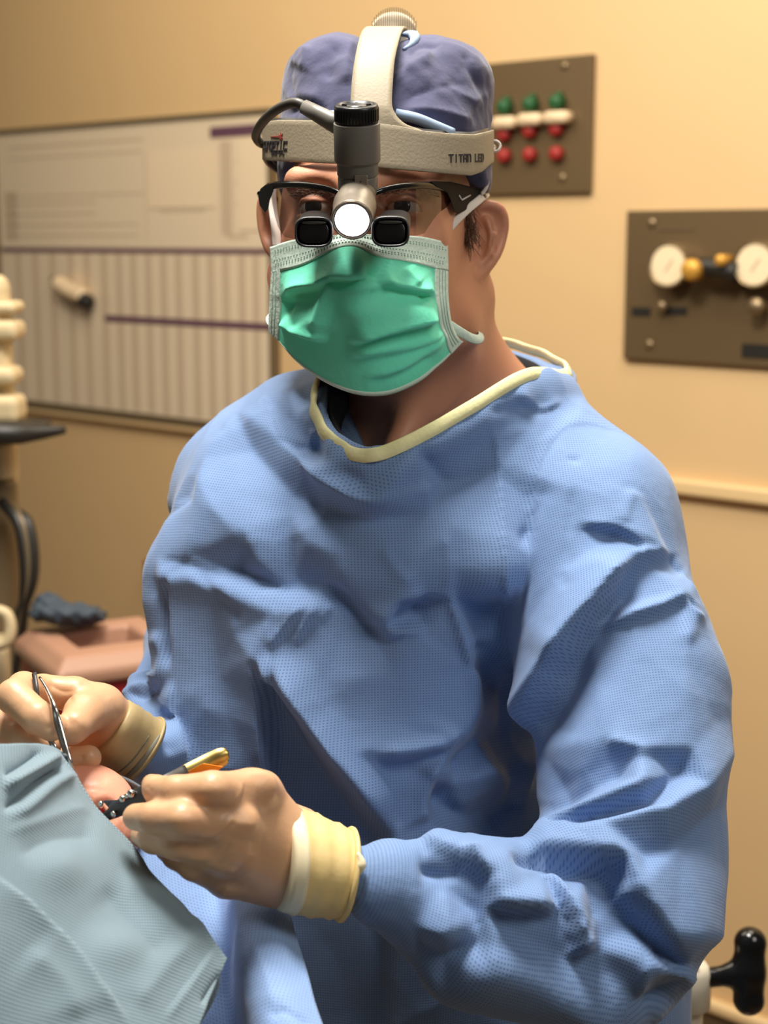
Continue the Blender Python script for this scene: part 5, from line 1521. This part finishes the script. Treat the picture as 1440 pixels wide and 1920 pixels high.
# ================================================================== LOUPE GLASSES
def gd(x): return 1.090 + .078 * ((x - 674) / 170.0) ** 2
lg = thing('loupe_glasses', Wp(674, 440, 1.16), 'black half-rim glasses with two black magnifying loupes under the headlight', 'glasses')
def pxplate(poly, dfun, th, m, name, parent, bev=.0006):
    n = len(poly)
    A = np.array([C(x, y, dfun(x)) for x, y in poly]); B = np.array([C(x, y, dfun(x) + th) for x, y in poly])
    fs = [tuple(range(n)), tuple(range(n, 2 * n))[::-1]] + [(i, (i + 1) % n, n + (i + 1) % n, n + i) for i in range(n)]
    o = mk(name, np.concatenate([A, B]), fs, m, parent, smooth=False); mod_bevel(o, bev, 2)
    return o
def bar(pts, hw, name='brow_bar'):
    P = catmull(pts, 40)
    V_ = []
    for x, y, h in P:
        d = gd(x)
        for (a, b) in ((-1, .3), (-.6, -.4), (.6, -.4), (1, .3), (.8, 1), (-.8, 1)):
            V_.append(C(x, y + h * a, d - .003 + .004 * b))
    fs = grid_faces(len(P), 6, wrap_c=True) + [tuple(range(6)), tuple((len(P) - 1) * 6 + j for j in range(6))]
    return mk(name, np.array(V_), fs, M_gloss, lg)
bar([(500, 351, 8), (519, 347, 7), (556, 346, 7), (600, 351, 6.5), (634, 361, 6), (655, 372, 5), (674, 376, 5), (692, 370, 5), (709, 359, 6), (747, 350, 6.5), (795, 347, 7), (827, 350, 8), (846, 356, 9)], 5)
fr = pxplate([(806, 339), (846, 341), (880, 349), (907, 358), (906, 371), (888, 383), (872, 395), (860, 400), (852, 398), (846, 378), (838, 360), (820, 351)], lambda x: gd(x) - .006, .004, M_matte, 'hinge_plate', lg)
pxplate([(512, 342), (498, 346), (488, 354), (484, 368), (487, 386), (497, 399), (503, 392), (506, 375), (513, 358)], lambda x: gd(x) - .005, .004, M_gloss, 'hinge_plate', lg)
mk('temple', *tube(catmull([C(900, 364, gd(900) - .002), C(909, 368, 1.235), C(904, 376, 1.262), C(898, 384, 1.285)], 16), .003, 8, flat=(1, .6)), M_gloss, lg)
mk('temple', *tube(catmull([C(489, 362, gd(489)), C(489, 366, 1.215), C(494, 376, 1.25), C(498, 386, 1.28)], 16), .003, 8, flat=(1, .6)), M_gloss, lg)
P = [(861, 367), (866, 375), (882, 366)]
tk = MB()
for a, b in zip(P[:-1], P[1:]):
    tk.add(*tube(np.array([C(*a, gd(a[0]) - .0064), C(*b, gd(b[0]) - .0064)]), [.0007, .0005], 6))
tk.build('tick_mark', M_white, fr)
def lens(xs, topf, botf):
    n, m_ = 26, 14
    xx = np.linspace(xs[0], xs[1], n)
    V_ = []
    for j in range(m_):
        for x in xx:
            t = np.interp(x, *zip(*topf)); b = np.interp(x, *zip(*botf))
            V_.append(C(x, t + (b - t) * j / (m_ - 1), gd(x) + .012 * (j / (m_ - 1))))
    o = mk('lens', np.array(V_), grid_faces(m_, n), M_lens, lg, closed=False)
    return o
lens((509, 662), [(509, 350), (556, 346), (600, 351), (634, 361), (662, 374)], [(509, 372), (518, 420), (532, 444), (580, 454), (630, 444), (650, 420), (662, 392)])
lens((688, 856), [(688, 372), (709, 360), (747, 350), (795, 347), (850, 360)], [(688, 392), (700, 420), (725, 440), (780, 442), (822, 430), (846, 400), (856, 366)])
def srect(cx, cy, hw, hh, d, n=44, e=3.2):
    o_ = []
    for a in np.linspace(0, 2 * math.pi, n, endpoint=False):
        ca, sa = math.cos(a), math.sin(a)
        o_.append(C(cx + hw * math.copysign(abs(ca) ** (2 / e), ca), cy + hh * math.copysign(abs(sa) ** (2 / e), sa), d))
    return np.array(o_)
for (cx, cy, bx_, by_, nm) in ((588.5, 435, 592, 414, 'left'), (732, 434, 740, 412, 'right')):
    R_ = [srect(bx_, by_, 14, 14, 1.112), srect(bx_, by_, 26, 19, 1.106), srect(bx_, by_ + 3, 30, 21, 1.094), srect((bx_ + cx) / 2, cy - 4, 33, 26, 1.072), srect(cx, cy - 1, 36, 30, 1.056), srect(cx, cy, 36, 29.5, 1.0475), srect(cx, cy, 34.5, 28, 1.046), srect(cx, cy + .5, 32.5, 25, 1.046), srect(cx, cy + 1, 31.5, 24, 1.049), srect(cx, cy + 1, 4, 3, 1.049)]
    b_ = mk('loupe_barrel', np.concatenate(R_), grid_faces(len(R_), 44, wrap_c=True) + [tuple(range(44)), tuple((len(R_) - 1) * 44 + j for j in range(44))], M_black, lg)
    mk('loupe_glass', np.concatenate([srect(cx, cy + 1, 31, 23.5, 1.0486), srect(cx, cy + 1, 26, 19, 1.0478), srect(cx, cy + 1, 2, 1.5, 1.0474)]), grid_faces(3, 44, wrap_c=True) + [tuple(range(44)), tuple(range(88, 132))], M_gloss, b_)
    mk('glass_glint', np.concatenate([srect(cx, cy - 17.5, 24, 3.6, 1.0476, 24, 2.5), srect(cx, cy - 17.5, 22, 2.6, 1.0468, 24, 2.5)]), grid_faces(2, 24, wrap_c=True) + [tuple(range(24)), tuple(range(24, 48))], M_dsteel, b_)  # steel strip stands in for the glint along the glass top

# ================================================================== PATIENT, TOWELS, INSTRUMENTS
pp = Wp(60, 1700, 1.08)
pt = thing('person', [pp[0], pp[1], pp[2] - .12], 'person lying under the grey-green towel with only a patch of pink face bared', 'person')
def pat_f(p):
    d = ell(p, C(70, 1620, 1.10), (.074, .070, .080))
    d = smin(d, ell(p, C(176, 1494, 1.072), (.030, .0215, .030), rot('Z', 25)), .02)
    d = smin(d, ell(p, C(222, 1560, 1.060), (.016, .020, .022)), .012)
    d = smin(d, chain(p, [(60, 1720, 1.10, .06), (-120, 1900, 1.08, .065)]), .05)
    d = smax(d, -ell(p, C(196, 1524, 1.038), (.0125, .0075, .012), rot('Z', -40)), .006)
    return d
V, Q = sdf_mesh(pat_f, C(60, 1700, 1.06) - [.32, .20, .17], C(60, 1700, 1.06) + [.11, .14, .15], .002)
N = normals(V, Q)
V = sculpt(V, N, [('r', [(160, 1468), (180, 1460), (205, 1462)], 3, -.0006), ('r', [(150, 1482), (175, 1478), (200, 1486)], 3, -.0006), ('r', [(215, 1545), (225, 1560), (228, 1580)], 4, -.0012), ('r', [(205, 1540), (222, 1530), (236, 1545)], 4, .0012)])
pb = mk('body', V, Q, M_pskin, pt)
def wndf(p):
    return ell(p, C(196, 1525, 1.050), (.0125, .0060, .006), rot('Z', -40)) + .0006 * np.sin(p[:, 0] * 1900) * np.sin(p[:, 1] * 2100)
V, Q = sdf_mesh(wndf, C(196, 1525, 1.05) - .02, C(196, 1525, 1.05) + .02, .0011)
wn = mk('wound', V, Q, M_wound, pb); wn['label'] = 'dark red open incision'
mk('skin_flap', *tube(catmull([C(196, 1507, 1.036), C(206, 1518, 1.034), C(214, 1527, 1.034)], 12), np.interp(np.arange(12), [0, 6, 11], [.002, .0042, .002]), 10), M_pskin, pb)

# grey-green towel over the patient
RE = [(108, 1412, .992), (124, 1434, .990), (143, 1463, .988), (178, 1514, .985), (240, 1578, .978), (284, 1634, .970), (347, 1692, .956), (400, 1767, .942), (424, 1800, .936)]
LE = [(-130, 1402, .930), (-120, 1500, .900), (-110, 1640, .870), (-80, 1800, .845), (-40, 2000, .825), (40, 2250, .80), (130, 2500, .78)]
nR, nC = 130, 90
Rc = catmull(RE, nR); Lc = catmull(LE, nR)
TV = np.zeros((nR, nC, 3))
for i in range(nR):
    s_ = i / (nR - 1)
    for j in range(nC):
        u = j / (nC - 1)
        x, y, d = Lc[i] * (1 - u) + Rc[i] * u
        y -= 16 * math.sin(math.pi * u) * (1 - s_) ** 3 + 6 * math.sin(u * 9) * (1 - s_) ** 6
        d -= .030 * math.sin(math.pi * min(1, u * 1.02)) ** .8 * (1 - .3 * s_)
        TV[i, j] = C(x, y, d)
# the edge turns under at the right, the top folds away over the head
ext = []
for k_ in (1, 2, 3):
    e_ = TV[:, -1].copy()
    e_[:, 2] += .010 * k_; e_[:, 1] -= .003 * k_; e_[:, 0] -= .001 * k_ ** 2
    ext.append(e_[:, None])
TV = np.concatenate([TV] + ext, 1)
lext = []
for k_ in range(28, 0, -1):
    e_ = TV[:, 0].copy()
    t_ = k_ / 28
    e_[:, 0] -= .16 * math.sin(t_ * 1.45); e_[:, 1] -= .17 * (1 - math.cos(t_ * 1.45)); e_[:, 2] += .02 * t_
    lext.append(e_[:, None])
NL = len(lext)
TV = np.concatenate(lext + [TV], 1)
nC2 = TV.shape[1]
top_ = []
for k_ in range(8, 0, -1):
    r_ = TV[0].copy(); r_[:, 2] += .011 * k_; r_[:, 1] -= .0022 * k_ ** 1.5; top_.append(r_[None])
TV = np.concatenate(top_ + [TV], 0)
nR2 = TV.shape[0]
TF = TV.reshape(-1, 3); TQ = np.array(grid_faces(nR2, nC2))
TN = normals(TF, TQ)
if TN[:, 2].mean() > 0: TN = -TN
c6 = lambda *P: [(x / 2.25, 1380 + y / 2.25) for x, y in P]
TFOLD = [('r', c6((260, 78), (190, 120), (100, 170), (0, 230)), 9, .008), ('r', c6((280, 110), (170, 180), (80, 260), (0, 330)), 9, -.008), ('r', c6((330, 160), (220, 210), (110, 300), (20, 360)), 12, .006),
         ('r', c6((180, 60), (100, 120), (0, 180)), 10, -.005), ('r', c6((0, 420), (120, 380), (300, 320), (400, 320)), 22, .003), ('r', c6((60, 520), (220, 440), (420, 420)), 22, -.003),
         ('s', c6((-60, 560), (0, 622), (140, 740), (290, 900), (420, 1070), (560, 1240)), 26, .0045, 4),
         ('s', c6((680, 1210), (800, 1050), (870, 950), (915, 890)), 14, .0022, 3), ('r', c6((840, 1140), (900, 1040), (940, 990)), 6, -.004),
         ('r', c6((500, 560), (620, 720), (760, 860), (880, 900)), 30, .004), ('r', c6((420, 620), (560, 800), (700, 960)), 30, -.004), ('r', c6((560, 1150), (680, 1000), (800, 870)), 24, .003),
         ('b', c6((240, 560)), 50, .005, 40), ('b', c6((500, 900)), 60, .005, 40), ('r', c6((100, 900), (260, 1050), (330, 1215)), 40, .004), ('r', c6((600, 500), (720, 640), (860, 800)), 12, -.003)]
TF = sculpt(TF, TN, TFOLD, front=np.ones(len(TF)))
jj, ii = np.meshgrid(np.arange(nC2), np.arange(nR2))
fabt = np.stack([np.concatenate([[0], np.cumsum(np.linalg.norm(np.diff(TV[nR2 // 2], axis=0), axis=1))])[jj.ravel()], np.concatenate([[0], np.cumsum(np.linalg.norm(np.diff(TV[:, nC2 // 2], axis=0), axis=1))])[ii.ravel()], 0 * ii.ravel()], 1)
# keep the weave square: local coordinates follow the camera-independent sheet
gu = np.concatenate([np.zeros((nR2, 1)), np.cumsum(np.linalg.norm(np.diff(TV, axis=1), axis=2), 1)], 1); gu = gu - gu[:, NL + nC - 1:NL + nC]
gv = np.concatenate([np.zeros((1, nC2)), np.cumsum(np.linalg.norm(np.diff(TV, axis=0), axis=2), 0)], 0)
fabt = np.stack([(gu + gv[:, -4:-3]).ravel() * .7071, (gu - gv[:, -4:-3]).ravel() * .7071, 0 * gu.ravel()], 1)
tw = mk('surgical_towel', TF, TQ, M_towel, closed=False, attrs={'fab': fabt}); mod_solid(tw, .0022, 0)
tag(tw, 'grey-green woven towel spread over the patient in the lower left foreground', 'towel')
# under layer of the towel showing at the corner
P0_ = [(404, 1812, .944), (412, 1832, .946), (402, 1872, .946), (372, 1924, .946), (330, 1990, .946)]
P1_ = [(330, 1790, .955), (320, 1830, .955), (300, 1880, .955), (280, 1930, .955), (240, 2000, .955)]
A_, B_ = catmull(P0_, 24), catmull(P1_, 24)
gV = np.array([C(*(A_[i] * (1 - j / 9) + B_[i] * (j / 9))) for i in range(24) for j in range(10)])
o = mk('towel_hem', gV, grid_faces(24, 10), M_towel, tw, closed=False, attrs={'fab': gV}); mod_solid(o, .003)

def sheet(name, rows_, nr, nc, m, label, cat, strokes=(), th=.002, bulge=None):
    K = [catmull(r, nc) for r in rows_]
    G = np.array([catmull([k_[j] for k_ in K], nr) for j in range(nc)]).transpose(1, 0, 2)
    Vs = np.array([C(*q) for q in G.reshape(-1, 3)])
    Qs = np.array(grid_faces(nr, nc)); Ns = normals(Vs, Qs)
    if Ns[:, 2].mean() > 0: Ns = -Ns
    Vs = sculpt(Vs, Ns, list(strokes), front=np.ones(len(Vs)))
    g3 = Vs.reshape(nr, nc, 3)
    fu = np.concatenate([np.zeros((nr, 1)), np.cumsum(np.linalg.norm(np.diff(g3, axis=1), axis=2), 1)], 1)
    fv = np.concatenate([np.zeros((1, nc)), np.cumsum(np.linalg.norm(np.diff(g3, axis=0), axis=2), 0)], 0)
    fb = np.stack([fu.ravel(), fv.ravel(), 0 * fu.ravel()], 1)
    o = mk(name, Vs, Qs, m, closed=False, attrs={'fab': fb}); mod_solid(o, th, 0)
    tag(o, label, cat)
    return o
sheet('dark_towel', [[(176, 1450, 1.105), (205, 1450, 1.10), (236, 1460, 1.092), (268, 1478, 1.085), (300, 1500, 1.08)], [(190, 1470, 1.115), (215, 1468, 1.108), (240, 1476, 1.10), (266, 1496, 1.09), (296, 1520, 1.085)], [(200, 1520, 1.13), (230, 1520, 1.12), (256, 1530, 1.11), (275, 1550, 1.10), (300, 1570, 1.09)]],
      16, 30, M_towel2, 'dark grey towel edge tucked behind the bared face', 'towel')
sheet('surgical_drape', [[(240, 1560, 1.07), (310, 1600, 1.08), (395, 1630, 1.09), (440, 1645, 1.065), (500, 1655, 1.060), (535, 1665, 1.065)],
                         [(250, 1640, 1.04), (330, 1690, 1.05), (412, 1715, 1.055), (448, 1718, 1.015), (500, 1722, 1.005), (548, 1735, 1.015)],
                         [(280, 1760, 1.01), (350, 1790, 1.025), (424, 1800, 1.03), (456, 1806, .975), (512, 1812, .962), (574, 1820, .972)],
                         [(290, 1860, .985), (370, 1880, 1.005), (434, 1884, 1.01), (470, 1890, .945), (535, 1892, .928), (594, 1894, .940)],
                         [(300, 2000, .96), (390, 2000, .985), (455, 2000, .99), (495, 2000, .910), (565, 2000, .893), (634, 2000, .905)]], 60, 60, M_drape,
      'light blue drape hanging between the towel and the gown', 'drape', [('r', [(505, 1912), (530, 1898), (560, 1910), (590, 1932)], 4, -.003), ('r', [(470, 1760), (500, 1830), (520, 1900)], 20, .003)])

# forceps held in the far hand
fp = thing('forceps', Wp(143, 1465, 1.03), 'thin steel forceps held between the fingers of the far hand', 'forceps')
def blade(pts, w, th, m, name, parent):
    P = catmull([C(*q) for q in pts], 30)
    W_ = np.interp(np.linspace(0, 1, 30), np.linspace(0, 1, len(w)), w)
    T_ = np.gradient(P, axis=0); T_ /= np.linalg.norm(T_, axis=1)[:, None]
    B_ = np.cross(T_, [0, 0, 1.0]); B_ /= np.linalg.norm(B_, axis=1)[:, None]; N_ = np.cross(T_, B_)
    V_ = np.stack([P + B_ * (W_ / 2)[:, None] * a + N_ * th / 2 * b for a, b in ((-1, -.6), (0, -1), (1, -.6), (1, .6), (0, 1), (-1, .6))], 1).reshape(-1, 3)
    return mk(name, V_, grid_faces(30, 6, wrap_c=True) + [tuple(range(6)), tuple(29 * 6 + j for j in range(6))], m, parent)
blade([(74, 1270, 1.05), (88, 1294, 1.038), (100, 1322, 1.024), (108, 1352, 1.022), (120, 1395, 1.018), (132, 1432, 1.014), (146, 1470, 1.02)], [.0018, .0026, .0030, .0052, .0048, .0036, .0012], .0016, M_steel, 'forceps_arm', fp)
blade([(64, 1262, 1.062), (68, 1290, 1.052), (72, 1320, 1.05), (84, 1360, 1.05), (98, 1396, 1.05), (108, 1420, 1.048), (132, 1450, 1.04), (146, 1472, 1.024)], [.0034, .0034, .0030, .0036, .0044, .0040, .003, .0012], .0016, M_dsteel, 'forceps_arm', fp)
blade([(92, 1384, 1.032), (100, 1398, 1.03), (108, 1412, 1.03)], [.003, .004, .003], .0014, M_steel, 'cross_bar', fp)
# dark handled instrument in the near hand
kn_ = thing('surgical_instrument', Wp(190, 1540, 1.02), 'dark flat-handled instrument with a gold rounded end in the near hand', 'instrument')
blade([(186, 1538, 1.010), (214, 1522, 1.000), (244, 1504, .990), (300, 1478, .985), (352, 1452, 1.000)], [.003, .0085, .0125, .0135, .013], .004, M_dsteel, 'handle', kn_)
g_ = blade([(330, 1462, 1.000), (362, 1446, 1.004), (392, 1431, 1.008), (414, 1420, 1.010), (424, 1416, 1.011), (429, 1415, 1.011)], [.0125, .0130, .0132, .0125, .0100, .004], .0035, M_gold, 'gold_end', kn_)
g_['label'] = 'gold rounded end'
M_orange = mat('reflected_orange', srgb(224, 140, 44), .3, metal=.6)  # orange reflection on the gold end, put in as a coloured plate
pxplate([(336, 1455), (381, 1431), (419, 1437), (404, 1449), (392, 1454)], lambda x: .9985 + (x - 338) * .0001, .001, M_orange, 'orange_reflection', kn_, .0003)
pxplate([(192, 1502), (198, 1500), (232, 1500), (222, 1512), (213, 1526), (204, 1515)], lambda x: 1.008 - (x - 192) * .0002, .0012, mat('blade_grey', srgb(120, 122, 128), .25, metal=.7), 'blade_plate', kn_, .0003)
for (x, y, r_) in ((246, 1487, .0027), (238, 1492, .0016), (230, 1497, .0023), (189, 1506, .0018), (213, 1525, .0018)):
    z_ = .984 + (246 - x) * .0003
    mk('rivet', *lathe(C(x, y, z_), (0.2, .5, -1), [(-.006, r_), (0, r_), (.0012, r_ * .6), (.0014, .0001)], 16), M_steel, kn_)
